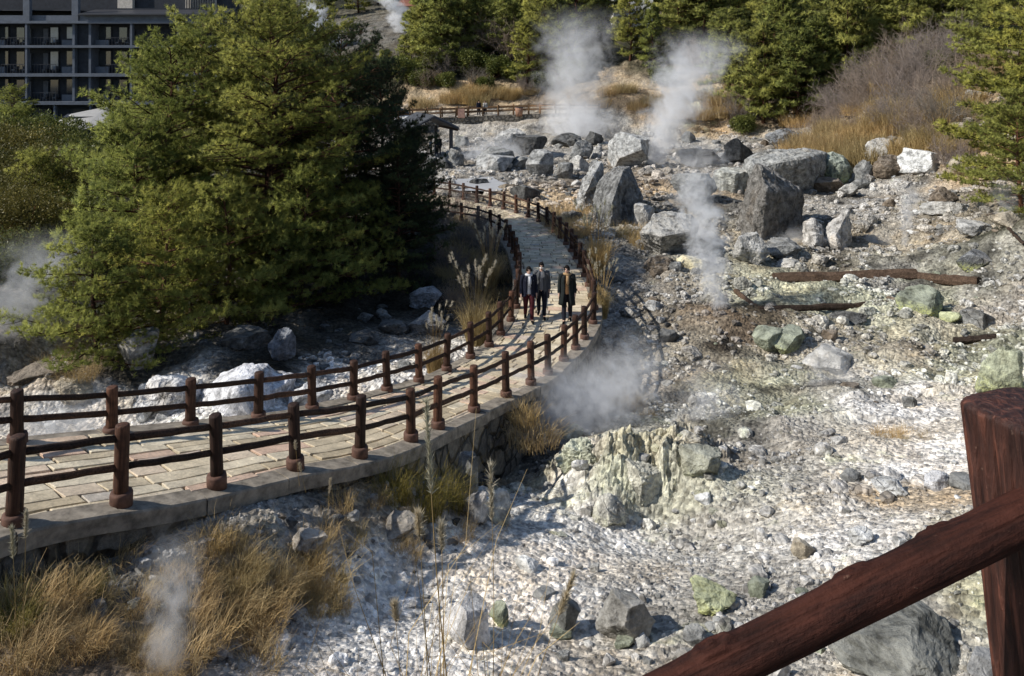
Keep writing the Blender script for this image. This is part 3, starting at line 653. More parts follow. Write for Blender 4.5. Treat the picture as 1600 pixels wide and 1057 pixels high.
scatter_rocks(36, 470, 760, 440, 590, 10, 30, [DK, DK, GR], 'dark stone in the shaded stream bed left of the path', 'stones of the shaded stream bed', 11)
scatter_rocks(24, 10, 540, 600, 680, 10, 30, [WH, WH, PL], 'white lump of rubble in the white stream beyond the fence', 'white rubble lumps beyond the fence', 12)
scatter_rocks(24, 930, 1060, 420, 640, 9, 28, [GR, DK, PL], 'stone in the ravine right of the path', 'stones of the ravine', 13)
scatter_rocks(30, 850, 1130, 690, 850, 14, 40, [(.52,.50,.43), (.30,.30,.24), (.48,.47,.34)], 'crusted cream or green rock of the sulphur outcrop', 'crusted rocks of the sulphur outcrop', 14, .3)

scatter_stones('gravel', 'loose pale gravel and small stones over the near slope', 38000, fan(6.8, 20, -.75, .75), (.011, .065), .17, 1, 3)
scatter_stones('gravel', 'loose stones and scree over the basin floor', 26000, fan(19, 80, -.3, .75), (.024, .09), .17, 1, 4)
scatter_stones('rubble', 'scattered fist-sized rubble over the slope and the basin', 3000, fan(7, 60, -.6, .72), (.055, .16), .12, 2, 6)

# ------------------------------------------------------------------ path
def build_path():
    n = len(SL)
    cum = np.concatenate([[0], np.cumsum(np.linalg.norm(np.diff(CEN, axis=0), axis=1))])
    # bed with side walls
    b = MB()
    for side, E, Eo in (('L', SL, SLo), ('R', SR, SRo)):
        out = Eo - E; out /= np.linalg.norm(out[:, :2], axis=1, keepdims=True)
        foot = Eo + out*.10; foot = foot.copy(); foot[:,2] = E[:,2]-3.2
        wob = fbm(cum*1.2, cum*0, 0, 3, 5 if side == 'L' else 8)*.06
        top = Eo.copy(); top[:,2] -= .10; top[:, :2] += out[:, :2]*(-.03+wob)[:,None]
        foot[:, :2] += out[:, :2]*wob[:,None]
        V = np.concatenate([top, foot]); i = np.arange(n-1)
        Q = np.stack([i, i+1, i+1+n, i+n], 1)
        w = npmesh('retaining_wall', V, Q, mat=M['wall'], smooth=True)
        tag(w, 'dark rubble retaining wall under the %s edge of the paved path' % ('near right' if side == 'R' else 'far left'), 'retaining wall')
    base = []
    V = np.concatenate([SL - [0,0,.02], SR - [0,0,.02]]); i = np.arange(n-1)
    o = npmesh('footpath_bed', V, np.stack([i, i+n, i+n+1, i+1], 1), mat=M['joint']); tag(o, kind='structure')
    # pavers
    r = np.random.default_rng(3); pv = MB(); s = 0.0; row = 0
    def at(s, t):
        k = np.interp(s, cum, np.arange(n)); a = int(min(k, n-2)); f = k-a
        l = SL[a]*(1-f)+SL[a+1]*f; q = SR[a]*(1-f)+SR[a+1]*f
        return l*(1-t)+q*t
    def stone(sa, sb, a0, a1, W_):
        if a1-a0 < .02 or sb-sa < .06: return
        g = r.uniform(.012, .022); j = lambda: r.uniform(-.014, .014)
        sa, sb, ta, tb = sa+g, sb-g, a0+g/W_, a1-g/W_; m_ = max(1, int((sb-sa)/.3))
        hz = r.uniform(.0, .018); ring = [at(sa+(sb-sa)*k/m_, ta) for k in range(m_+1)]; ring2 = [at(sa+(sb-sa)*k/m_, tb) for k in range(m_, -1, -1)]
        c = [q + [j(), j(), hz+r.uniform(-.004, .004)] for q in ring+ring2]
        cc = sum(c)/len(c); ins = [cc + (q-cc)*.965 + [0,0,.009] for q in c]; low = [q - [0,0,.05] for q in c]; n_ = len(c)
        Q = [[k, (k+1) % n_, n_+(k+1) % n_, n_+k] for k in range(n_)] + [[n_+k, n_+(k+1) % n_, 2*n_+(k+1) % n_, 2*n_+k] for k in range(n_)]
        h_ = m_+1; Q += [[2*n_+k, 2*n_+n_-1-k, 2*n_+n_-2-k, 2*n_+k+1] for k in range(m_)]
        pv.add(np.array(low+c+ins), Q, a=r.uniform(0, 1))
    sN = float(cum[np.argmin(np.abs(CEN[:,1]-17.5))])
    t0_ = 0.0
    W0 = 2.9
    while t0_ < 1.0:
        tw = r.uniform(.24, .38)/W0; s = -r.uniform(0, .6)
        while s < sN:
            ln = r.uniform(.5, 1.15); stone(max(s, 0), min(s+ln, sN), t0_, min(t0_+tw, 1), W0); s += ln
        t0_ += tw
    s = sN
    while s < cum[-1]-1:
        ln = r.uniform(.24, .36)
        W_ = np.linalg.norm((at(s, 1)-at(s, 0))[:2]); x = -r.uniform(0, .5)
        while x < W_:
            w = r.uniform(.4, .75); stone(s, s+ln, max(x, 0)/W_, min(x+w, W_)/W_, W_); x += w
        s += ln
    o = pv.build('footpath', M['pave']); tag(o, 'tan stone-paved footpath curving through the hot springs', 'footpath', kind='structure')
    # coping both sides in long blocks
    for E, Eo, nm in ((SL, SLo, 'far left'), (SR, SRo, 'near right')):
        out = Eo - E; out /= np.linalg.norm(out[:, :2], axis=1, keepdims=True)
        In = E - out*.10; Out = Eo + out*.03
        b = MB(); k = 0
        while k < n-2:
            m = min(n-1, k+6+int(r.integers(4))); hz = .03+r.uniform(-.012, .02); q = np.arange(k, m+1)
            jt = r.uniform(-.02, .03)
            a = In[q] + [0,0,hz]; c = Out[q] + [0,0,hz-.015] + out[q]*jt
            a2 = a - [0,0,.2]; c2 = c - [0,0,.22]
            a[0] += (a[1]-a[0])*.04; c[0] += (c[1]-c[0])*.04
            c1 = c - [0,0,.025] + out[q]*.02
            L_ = len(q); V = np.concatenate([a2, a, c, c1, c2 + out[q]*.02]); Qs = []
            for e in range(4):
                i = np.arange(L_-1)+e*L_; Qs.append(np.stack([i, i+1, i+1+L_, i+L_], 1) if True else None)
            Qs = np.concatenate(Qs)
            b.add(V, Qs, None, r.uniform(0,1)); 
            for e in (0, L_-1): b.add(np.array([a2[e], a[e], c[e], c2[e]]), [[0,1,2,3]])
            k = m
        o = b.build('kerb', M['concrete']); tag(o, kind='structure'); o['label'] = 'grey concrete coping along the %s edge of the path' % nm
build_path()

# ------------------------------------------------------------------ post and rail fences
def post_mesh(h, r, seed, n=14):
    rr = np.random.default_rng(seed); b = MB()
    zs = [0, .25*h, .5*h, .75*h, h-.03, h-.008, h]; rad = [r*1.0, r*1.02, r*.97, r*1.0, r*.98, r*.9, r*.72]
    ph = rr.uniform(0, 6.28); 
    P = np.array([[math.sin(z*2+ph)*.006, math.cos(z*1.7+ph)*.006, z] for z in zs])
    b.tube(P, rad, n, True, jit=.035); return b
PM = [post_mesh(1.0, .088, k) for k in range(5)]
def fence(name, label, pts, hts, mat='fence', rmat='rail', collar=True, rail_r=.047, lo=.46, hi=.82, pr=1.0):
    root = empty(name, (0,0,0), label, 'fence'); tops = []
    r = np.random.default_rng(len(pts))
    for i, (p, h) in enumerate(zip(pts, hts)):
        b = PM[i % 5]
        o = b.build('post', M[mat], root, True); o.location = p; o.scale = (pr, pr, h); o.rotation_euler = (r.uniform(-.04,.04), r.uniform(-.04,.04), r.uniform(0, 6))
        if collar:
            c = MB(); c.tube([[0,0,-.05],[0,0,.13],[0,0,.155],[0,0,.16]], [.135,.135,.128,.10], 16, True)
            q = c.build('collar', M['collar'], o, True); q.scale = (1, 1, 1/h)
        d = MB()
    for lv in (lo, hi):
        for i in range(len(pts)-1):
            a = np.array(pts[i]) + [0,0,lv*hts[i]]; c = np.array(pts[i+1]) + [0,0,lv*hts[i+1]]
            t = np.linspace(0, 1, 7)[:,None]; P = a*(1-t)+c*t
            P[:,2] += r.normal(0, .006, 7) ; P[:,2][[0,-1]] = [a[2], c[2]]
            b = MB(); b.tube(P, rail_r*r.uniform(.9, 1.08), 8, True, ell=(.8, 1.05), jit=.06)
            b.build('rail', M[rmat], root, True)
    return root
def on_edge(E, px, py=None):
    sx = 800 + E[:,0]*F/E[:,1]; sy = YH + (CZ-E[:,2])*F/E[:,1]
    j = int(((sx-px)**2 + (sy-py)**2).argmin()); return E[j]
def extend(E, p0, step, n):
    j = int(((E-p0)**2).sum(1).argmin()); out = []; acc = 0
    while j < len(E)-1 and len(out) < n:
        acc += np.linalg.norm(E[j+1]-E[j]); j += 1
        if acc >= step: out.append(E[j].copy()); acc = 0
    return out
RD = resample(RE, 3000); LD = resample(LE, 3000)
rp = [on_edge(RD, x, y) for x, y in [(-130,895),(20,815),(190,788),(340,760),(461,727),(563,716),(643,690),(684,668),(741,645),(791,621),(830,603),(857,587),(881,566),(900,548),(914,531)]]
rp += extend(RD, rp[-1], 1.25, 30)
rh = [1.02,1.04,1.0,1.0,.98,.99,.95,1.0,1.0,1.05,1.08,1.05,1.0,1.0,.98] + [1.0]*30
fence('timber_fence', 'dark brown post and rail fence on the near right side of the paved path', rp, rh[:len(rp)])
lp = [on_edge(LD, x, y) for x, y in [(-110,712),(27,694),(175,682),(298,670),(404,658),(488,645),(552,628),(605,613),(655,600),(698,581),(735,561),(765,543),(783,525)]]
lp += extend(LD, lp[-1], 1.2, 20)
lh = [.8,.8,.8,.86,.9,.92,.87,.92,.93,.97,1.0,1.0,1.0] + [.95]*20
fence('timber_fence', 'dark brown post and rail fence on the far left side of the paved path', lp, lh[:len(lp)])

# ------------------------------------------------------------------ railing of the viewpoint, right foreground
def big_log(name, P, rad, n, mat, parent, seed, knots=(), flatx=1.0):
    P = np.array(P, float); t = np.linspace(0, 1, 160)[:,None]; C0 = P[0]*(1-t)+P[1]*t
    L = np.linalg.norm(P[1]-P[0]); T = (P[1]-P[0])/L
    u = np.cross([0,0,1.0] if abs(T[2]) < .8 else [0,1.0,0], T); u /= np.linalg.norm(u); w = np.cross(T, u)
    A = np.linspace(0, 2*math.pi, n, endpoint=False)
    S = (t[:,0]*L)[:,None]; AA = A[None]
    R = rad[0]*(1-t)+rad[1]*t
    cx, sx = np.cos(AA)+0*S, np.sin(AA)+0*S
    R = R*(1 + .05*fbm(cx*1.2, sx*1.2, S*2.5, 3, seed) + .018*ridge(cx*9, sx*9, S*2.2, 2, seed+5))
    g = vnoise(cx*5+9, sx*5, S*1.6, seed+9); R = R*(1 - .09*np.exp(-(g/.045)**2))
    for (ks, ka, kr, kh) in knots:
        da = np.angle(np.exp(1j*(AA-ka)))*rad[0]; q = ((S-ks)/2.2)**2 + da**2
        R = R + kh*np.exp(-q/kr**2)*(1+.5*np.cos(np.sqrt(q)/kr*9))
    V = C0[:,None] + R[...,None]*(np.cos(AA)[...,None]*u*flatx + np.sin(AA)[...,None]*w)
    V = V.reshape(-1, 3); m = 160
    i = np.arange(m-1)[:,None]*n; j = np.arange(n)[None]; k = (j+1) % n
    Q = np.stack([i+j, i+k, i+n+k, i+n+j], -1).reshape(-1, 4)
    V = np.concatenate([V, P[:1], P[1:]]); b = m*n
    Tt = np.array([[b, (q+1) % n, q] for q in range(n)] + [[b+1, (m-1)*n+q, (m-1)*n+(q+1) % n] for q in range(n)])
    return npmesh(name, V, [Q, Tt], mat=mat, parent=parent, smooth=True)
def mat_paint():
    m = N('red_brown_painted_timber'); P = m.coord('Object')
    mp = m.n('ShaderNodeMapping', i={'Vector': P, 'Rotation': (0, .47, 0), 'Scale': (1, 1, 1)}).outputs[0]
    mp = m.n('ShaderNodeMapping', i={'Vector': mp, 'Scale': (.1, 1, 1)}).outputs[0]
    n1 = m.noise(mp, 60, 6, .65); n2 = m.noise(P, 9, 5, .6); n3 = m.noise(P, 40, 5, .7)
    c = m.mix(m.ramp(n1, [(.35, 0.0), (.6, 1.0)]), (.015, .0045, .003), (.058, .018, .011))
    c = m.mix(1.0, c, m.ramp(n2, [(.3, .6), (.7, 1.25)]), 'MULTIPLY')
    c = m.mix(m.mapr(n3, .66, .74, 0, .8), c, (.17, .10, .07))
    return m.out(c, .8, m.bump(m.math('ADD', n1, n3), .9, .006), .2)
def mat_paint_v():
    m = N('red_brown_painted_post'); P = m.coord('Object')
    ms = m.n('ShaderNodeMapping', i={'Vector': P, 'Scale': (1, 1, .05)}).outputs[0]
    wv = m.ramp(m.noise(ms, 55, 6, .6, .6), [(.36, 0.0), (.5, .35), (.62, 1.0)])
    n2 = m.noise(P, 9, 5, .6); n3 = m.noise(P, 50, 5, .7)
    c = m.mix(wv, (.02, .006, .004), (.12, .042, .026))
    c = m.mix(1.0, c, m.ramp(n2, [(.3, .6), (.7, 1.25)]), 'MULTIPLY')
    c = m.mix(m.mapr(n3, .64, .72, 0, .6), c, (.24, .15, .11))
    return m.out(c, .65, m.bump(m.math('ADD', wv, m.math('MULTIPLY', n3, .3)), .8, .006), .4)
def pw(px, py, d): return np.array([(px-800)*d/F, d, CZ-(py-YH)*d/F])
rl = empty('log_railing', (.9, 1.3, 6.3), 'red brown painted log railing with a thick post at the right edge of the photo', 'railing')
MPN = mat_paint(); MPV = mat_paint_v()
def reparent(o):
    o.parent = rl; o.matrix_parent_inverse = Matrix.Translation(rl.location).inverted()
a = pw(1640, 787, 1.30); c = pw(650, 1279, 1.20)
lg = big_log('rail', [a, c], (.0375, .0330), 96, MPN, None, 4, [(.36, 1.9, .018, .008), (.62, 1.6, .02, .009), (.2, 2.2, .015, .006)]); reparent(lg)
# post: squarish trunk leaning, chamfered head
top = pw(1610, 640, 1.37); bot = pw(1680, 1240, 1.37)
def post():
    n = 220; A = np.linspace(0, 2*math.pi, n, endpoint=False); m = 140
    V = []; t = np.linspace(0, 1, m)
    for k, tt in enumerate(t):
        C0 = bot*(1-tt)+top*tt
        sq = (np.abs(np.cos(A))**5 + np.abs(np.sin(A))**5)**(-1/5)
        r = .088*(1-.0*tt)*sq
        z = tt*.7
        r = r*(1 + .03*fbm(np.cos(A)*2, np.sin(A)*2, z*2+0*A, 3, 6) + .02*ridge(np.cos(A)*8, np.sin(A)*8, z*.6+0*A, 2, 3) - .035*np.exp(-(vnoise(np.cos(A)*7, np.sin(A)*7, z*.8+0*A, 8)/.07)**2))
        if tt > .985: r = r*(1-.07*((tt-.985)/.015)**2)
        V.append(np.stack([C0[0]+r*np.cos(A+.35), C0[1]+r*np.sin(A+.35), C0[2]+0*A], 1))
    # domed rough head
    for s_, dz in ((.85, .002), (.55, .004), (.25, .003)):
        Lr = V[m-1]; c0 = Lr.mean(0)
        q = c0 + (Lr-c0)*s_; q[:,2] = c0[2]+dz+fbm(q[:,0]*60, q[:,1]*60, 0, 2, 3)*.004; V.append(q)
    M_ = len(V); V = np.concatenate(V + [(top+[0,0,.009])[None]])
    i = np.arange(M_-1)[:,None]*n; j = np.arange(n)[None]; k = (j+1) % n
    Q = np.stack([i+j, i+k, i+n+k, i+n+j], -1).reshape(-1, 4)
    b = M_*n
    Tt = np.array([[b, (M_-1)*n+q, (M_-1)*n+(q+1) % n] for q in range(n)])
    return npmesh('post', V, [Q, Tt], mat=MPV, smooth=True)
reparent(post())
lg2 = big_log('rail', [pw(1700, 1190, 1.31), pw(1000, 1600, 1.2)], (.05, .05), 48, MPN, None, 14); reparent(lg2)
# ------------------------------------------------------------------ vegetation generators
def tri_ribbons(P, D, L, Wd, r, tint, bend=0.0):
    """needles / leaves: one triangle each. P (n,3) roots, D (n,3) directions, L, Wd arrays"""
    n = len(P); side = np.cross(D, r.normal(size=(n, 3))); side /= np.linalg.norm(side, axis=1, keepdims=True)+1e-9
    V = np.stack([P - side*Wd[:,None]/2, P + side*Wd[:,None]/2, P + D*L[:,None] + [0,0,bend]], 1).reshape(-1, 3)
    return V, np.arange(n*3).reshape(-1, 3), np.repeat(tint, 3)
def segs_mesh(S, mat, name, parent, tint=0.5):
    """list of (p0,p1,r0,r1) as 3-sided prisms, vectorised"""
    A = np.array([s[0] for s in S]); B_ = np.array([s[1] for s in S]); ra = np.array([s[2] for s in S]); rb = np.array([s[3] for s in S])
    T = B_-A; T /= np.linalg.norm(T, axis=1, keepdims=True)+1e-9
    u = np.cross(T, [.3,.2,.93]); u /= np.linalg.norm(u, axis=1, keepdims=True)+1e-9; w = np.cross(T, u)
    V = []
    for P, r in ((A, ra), (B_, rb)):
        for k in range(4): V.append(P + (u*math.cos(k*math.pi/2) + w*math.sin(k*math.pi/2))*r[:,None])
    V = np.stack(V, 1).reshape(-1, 3); b = np.arange(len(S))[:,None]*8
    Q = np.concatenate([b + np.array([[k, (k+1) % 4, 4+(k+1) % 4, 4+k]]) for k in range(4)])
    return npmesh(name, V, Q, mat=mat, parent=parent, smooth=True, attrs={'tint': np.zeros(len(V))+tint})
def pine_data(seed, H=10, R=4.2, base=.12, limbs=60, tuft=1.0, nl=.13, nw=.018, per=16, shape=.8, spread=1.0, droop=0.0, lean=(0,0)):
    r = np.random.default_rng(seed); S = []; TP = []; TD = []; TT = []
    def trunk(z): t = z/H; return np.array([lean[0]*t*t*H + .12*math.sin(z*.9+seed), lean[1]*t*t*H + .12*math.cos(z*.7+seed*2), z])
    r0 = .022*H
    zs = np.linspace(-.4, H*.985, 14)
    for a, b in zip(zs[:-1], zs[1:]): S.append((trunk(a), trunk(b), r0*(1-.93*max(a,0)/H)**.9, r0*(1-.93*b/H)**.9))
    for i in range(limbs):
        f = base + (1-base)*((i + r.uniform(0, .8))/limbs)**.92; z = f*H; az = i*2.4 + r.uniform(-.5, .5)
        prof = (1-f)**shape*(.55+.45*min(1, (f-base)/.18+.3)) + .05
        L = R*prof*r.uniform(.7, 1.12); L = max(L, .35)
        el = R_(r.uniform(-6, 16) + 34*f)
        p = trunk(z); d = np.array([math.cos(az)*math.cos(el), math.sin(az)*math.cos(el), math.sin(el)])
        m = max(4, int(L/.38)); rad = .012*L+.01; pts = [p]
        for k in range(m):
            t = (k+1)/m
            d = d + np.array([r.normal(0, .10), r.normal(0, .10), r.normal(0, .05) + (.07 - droop if t > .5 else -.05-droop)]); d /= np.linalg.norm(d)
            q = pts[-1] + d*L/m; S.append((pts[-1], q, rad*(1-.85*(t-1/m)), rad*(1-.85*t))); pts.append(q)
            if t < .25: continue
            # lateral twigs, flat fans
            for sd in (-1, 1):
                if r.uniform() < .12: continue
                tl = (.42*L*(1.15-t)+.25)*r.uniform(.6, 1.2)*spread
                hd = np.array([d[0], d[1], 0]); hd /= np.linalg.norm(hd)+1e-9; pr = np.array([-hd[1], hd[0], 0])*sd
                td = hd*r.uniform(.35, .8) + pr*r.uniform(.5, 1.0) + np.array([0,0,r.uniform(-.02, .28)]); td /= np.linalg.norm(td)
                e = q + td*tl; mid = q + td*tl*.5 + [0,0,-.02]
                S.append((q, mid, rad*.3, rad*.2)); S.append((mid, e, rad*.2, .004))
                nt = max(2, int(tl/.11*tuft))
                for w in range(nt):
                    a = (w+.7)/nt; b = q + td*tl*a + r.normal(0, .045, 3)*(1.3) + [0,0,.03]
                    TP.append(b); TD.append(td*.6 + [0,0,.55] + r.normal(0, .30, 3)); TT.append(0)
                    if r.uniform() < .65:
                        TP.append(b + np.cross(td, [0,0,1])*r.normal(0, .16) + [0,0,r.uniform(-.03, .09)]); TD.append(td*.5 + [0,0,.6] + r.normal(0, .4, 3)); TT.append(0)
        for w in range(int(6*tuft)+2):
            TP.append(pts[-1] + r.normal(0, .10, 3)); TD.append(d*.6 + [0,0,.6] + r.normal(0, .35, 3)); TT.append(0)
    TP = np.array(TP); TD = np.array(TD); n = len(TP)
    # tuft tint varies at random, slightly paler away from the trunk
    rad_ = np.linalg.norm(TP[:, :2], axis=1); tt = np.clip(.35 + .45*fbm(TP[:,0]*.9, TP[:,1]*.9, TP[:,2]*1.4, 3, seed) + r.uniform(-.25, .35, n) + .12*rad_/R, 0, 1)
    P = np.repeat(TP, per, 0); D = np.repeat(TD, per, 0) + r.normal(0, .62, (n*per, 3)); D /= np.linalg.norm(D, axis=1, keepdims=True)
    nn_ = np.stack([TP[:,0]/R*1.1, TP[:,1]/R*1.1, .35+.5*(TP[:,2]/H)], 1) + TD*.35 + r.normal(0, .28, (n, 3)); nn_ /= np.linalg.norm(nn_, axis=1, keepdims=True)
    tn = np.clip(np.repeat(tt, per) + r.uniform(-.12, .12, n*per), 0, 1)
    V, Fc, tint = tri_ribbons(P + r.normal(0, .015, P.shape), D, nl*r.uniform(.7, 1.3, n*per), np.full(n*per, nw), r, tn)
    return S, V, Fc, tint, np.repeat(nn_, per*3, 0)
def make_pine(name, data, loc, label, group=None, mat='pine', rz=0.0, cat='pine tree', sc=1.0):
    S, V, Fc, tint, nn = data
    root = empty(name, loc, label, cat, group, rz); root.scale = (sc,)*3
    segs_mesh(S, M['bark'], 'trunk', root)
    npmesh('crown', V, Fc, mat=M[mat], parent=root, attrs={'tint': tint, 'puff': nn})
    return root
def copy_tree(o, loc, rz, sc, label=None, group=None):
    c = o.copy(); link(c); c.location = loc; c.rotation_euler = (0, 0, rz); c.scale = (sc,)*3 if not hasattr(sc, '__len__') else sc
    if label: c['label'] = label
    if group: c['group'] = group
    elif 'group' in c: del c['group']
    for ch in o.children:
        d = ch.copy(); link(d); d.parent = c
    return c
def ground_at(px, d, sink=.1): x = (px-800)*d/F; return (x, d, H1(x, d)-sink)

# near pines of the central clump
pA = pine_data(1, 10.2, 5.3, .08, 96, 1.1, .14, .017, 16, .46, 1.0)
pB = pine_data(2, 8.3, 4.2, .06, 76, 1.1, .14, .017, 16, .5, 1.0)
pC = pine_data(3, 3.6, 2.3, .04, 34, 1.25, .12, .014, 18, .6, 1.0)
t1 = make_pine('pine_tree', pA, ground_at(425, 28.5), 'largest pine in the middle of the clump left of the path, with a reddish trunk')
t2 = make_pine('pine_tree', pB, ground_at(262, 27.6), 'sunlit yellow-green pine on the left side of the clump', rz=1.0); t2.scale = (1.0,)*3
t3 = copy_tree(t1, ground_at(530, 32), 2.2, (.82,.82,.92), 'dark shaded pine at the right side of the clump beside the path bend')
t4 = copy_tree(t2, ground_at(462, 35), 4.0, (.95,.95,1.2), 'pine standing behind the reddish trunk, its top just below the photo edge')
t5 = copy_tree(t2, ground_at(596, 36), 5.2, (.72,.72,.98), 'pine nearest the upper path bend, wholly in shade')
t6 = make_pine('young_pine', pC, ground_at(150, 19.8), 'low bright young pine spreading over the white stream bank', cat='young pine')
t7 = copy_tree(t6, ground_at(258, 21.6), 2.5, 1.15, 'young pine with low branches around the squared grey block')
t8 = copy_tree(t6, ground_at(350, 23.5), 4.1, 1.15, 'young pine growing in the shade behind the white mound')
t9 = copy_tree(t2, ground_at(320, 33), 3.3, 1.10, 'pine between the sunlit left one and the largest one, seen behind them')
t10 = copy_tree(t6, ground_at(480, 26), 1.3, 1.3, 'shaded young pine at the foot of the dark right-hand pine')
copy_tree(t6, ground_at(215, 24.5), 5.3, 1.5, 'young pine filling the gap under the sunlit left pine')
copy_tree(t6, ground_at(560, 28.5), .7, 1.1, 'shaded low pine by the dark stream bed')
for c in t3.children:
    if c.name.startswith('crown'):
        me = c.data.copy(); me.materials.clear(); me.materials.append(M['pine_shade']); c.data = me
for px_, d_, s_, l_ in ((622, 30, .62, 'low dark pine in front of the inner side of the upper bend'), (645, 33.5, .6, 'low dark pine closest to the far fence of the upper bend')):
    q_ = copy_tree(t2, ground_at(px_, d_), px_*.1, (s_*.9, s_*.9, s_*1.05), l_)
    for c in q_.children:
        if c.name.startswith('crown'): c.data = c.data.copy(); c.data.materials.clear(); c.data.materials.append(M['pine_shade'])
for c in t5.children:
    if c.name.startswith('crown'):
        c.data = c.data.copy(); c.data.materials.clear(); c.data.materials.append(M['pine_shade'])
# middle distance
t11 = copy_tree(t2, ground_at(20, 52), .5, .62, 'small yellow-green pine at the left edge in front of the hotel')
pR = pine_data(6, 8.6, 4.4, .06, 64, .9, .18, .03, 13, .55, 1.1)
tR = make_pine('pine_tree', pR, ground_at(1655, 36), 'pine at the right edge whose layered branches reach over the scrub', mat='pine', rz=.4)
tR.scale = (1.2,)*3
copy_tree(tR, ground_at(1600, 50), 2.0, 1.25, 'pine behind the right edge one, above the hillside outcrop rock')
copy_tree(tR, ground_at(1592, 32.5), 4.0, .62, 'low pine at the right edge above the flat pale stone')
# far pines: four shapes copied over the hillside
FD = [pine_data(20+k, 9.0, [3.7,4.2,3.2,3.9][k], [.10,.14,.06,.12][k], 46, .42, .40, .085, 7, [.5,.45,.65,.4][k], 1.15) for k in range(4)]
FT = []
def far_pine(px, d, sc, label, k, group=None):
    loc = ground_at(px, d, .3)
    if k >= len(FT) or FT[k] is None:
        return None
    return copy_tree(FT[k], loc, random.uniform(0, 6.28), (sc*random.uniform(.9, 1.15), sc*random.uniform(.9, 1.15), sc*random.uniform(.9, 1.1)), label, group)
rf = random.Random(5)
front = [(572,112,.45),(602,106,.5),(632,103,.62),(660,102,.95),(690,101,1.2),(718,103,1.1),(745,106,1.3),(785,104,1.0),(825,97,.9),(850,101,1.2),(872,99,1.05),(900,110,1.3),(945,112,1.2),(985,100,.95),(1020,97,.85),(1060,104,1.15),(1100,103,1.2),(1140,86,1.0),(1165,82,1.05),(1195,80,1.1),(1225,84,1.2),(1245,78,1.0),(1275,80,1.1),(1300,86,1.2),(1325,80,1.1),(1350,84,1.1),(1385,84,1.1),(1420,82,1.0),(1465,84,1.0),(1505,80,.9),(1550,74,.9)]
G1 = 'pines along the lower edge of the hillside forest'; G2 = 'pines packed together up the forested hillside'
for i, (px, d, sc) in enumerate(front):
    k = i % 4
    if len(FT) < 4:
        FT.append(make_pine('pine_tree', FD[k], ground_at(px, d, .3), 'pine in the front row of the hillside forest behind the steaming boulders', G1, 'pine_far', rf.uniform(0, 6.28), sc=sc))
    else: far_pine(px, d, sc, 'pine in the front row of the hillside forest behind the steaming boulders', k, G1)
pts = []
tries = 0
while len(pts) < 150 and tries < 9000:
    tries += 1
    d = rf.uniform(96, 175); px = rf.uniform(480, 1750)
    if 470 < px < 670 and 100 < d < 175: continue
    x = (px-800)*d/F
    if d < 108 and px < 1130: continue
    if d < 98: continue
    if 940 < px < 1025 and d < 160: continue
    if all((x-a)**2+(d-b)**2 > 5.0**2 for a, b in pts): pts.append((x, d))
for i, (x, d) in enumerate(pts):
    far_pine(800+x*F/d, d, rf.uniform(.95, 1.35), 'pine among those packed behind the front row up the forested hillside', i % 4, G2)
for i, (px, d, sc) in enumerate([(-60,112,1.2),(30,118,1.3),(110,122,1.3),(190,120,1.3),(270,118,1.4),(340,116,1.3),(400,112,1.2),(440,118,1.3),(-160,115,1.3),(500,190,1.3),(560,195,1.4),(620,190,1.4),(480,205,1.5),(590,208,1.5),(650,205,1.5)]):
    far_pine(px, d, sc, 'pine behind the hotel or beyond the far steam field at the upper left', i % 4, 'pines at the upper left behind the hotel and far steam')

# ---- broadleaf bushes
def bush_data(seed, R=2.0, H=2.4, n=9000, ls=.085, lobes=16):
    r = np.random.default_rng(seed); S = []
    c = []
    for k in range(lobes):
        a = r.uniform(0, 6.28); q = r.uniform(0, .75)**.6*R*.8; z = H*r.uniform(.3, .78)
        c.append([math.cos(a)*q, math.sin(a)*q, z, r.uniform(.28, .48)*R])
        S.append((np.array([0,0,-.2]), np.array([c[-1][0]*.5, c[-1][1]*.5, z*.5]), .05, .03)); S.append((np.array([c[-1][0]*.5, c[-1][1]*.5, z*.5]), np.array(c[-1][:3]), .03, .01))
    c = np.array(c); k = r.integers(0, lobes, n); v = r.normal(size=(n, 3)); v /= np.linalg.norm(v, axis=1, keepdims=True)
    P = c[k, :3] + v*c[k, 3:4]*(r.uniform(.55, 1.05, (n, 1)))*[1,1,.8]; P[:,2] = np.maximum(P[:,2], .02)
    D = v*.7 + r.normal(0, .6, (n, 3)) + [0,0,.2]; D /= np.linalg.norm(D, axis=1, keepdims=True)
    side = np.cross(D, r.normal(size=(n, 3))); side /= np.linalg.norm(side, axis=1, keepdims=True)
    L = ls*r.uniform(.7, 1.4, (n, 1)); w = L*.42
    V = np.stack([P, P+D*L*.5+side*w/2, P+D*L, P+D*L*.5-side*w/2], 1).reshape(-1, 3)
    t = np.clip(.4+.5*fbm(P[:,0]*1.5, P[:,1]*1.5, P[:,2]*1.5, 2, seed)+r.uniform(-.25, .35, n), 0, 1)
    return S, V, np.arange(n*4).reshape(-1, 4), np.repeat(t, 4)
def make_bush(name, data, loc, label, mat, group=None, rz=0, sc=1.0, cat='bush'):
    S, V, Fc, tint = data
    root = empty(name, loc, label, cat, group, rz); root.scale = (sc,)*3
    segs_mesh(S, M['bark'], 'stem', root)
    npmesh('foliage', V, Fc, mat=M[mat], parent=root, attrs={'tint': tint}); return root
b1 = make_bush('bush', bush_data(1, 2.6, 3.9, 16000, .10, 26), ground_at(55, 30), 'big rust and green broadleaf bush at the left edge below the hotel', 'leaf_rust')
b2 = make_bush('bush', bush_data(2, 2.0, 2.8, 12000, .10, 18), ground_at(128, 26.5), 'glossy green broadleaf bush between the rusty bush and the pines', 'leaf')
copy_tree(b1, ground_at(-30, 26), 2.0, .85, 'rust and green bush cut by the left edge of the photo behind drifting steam')
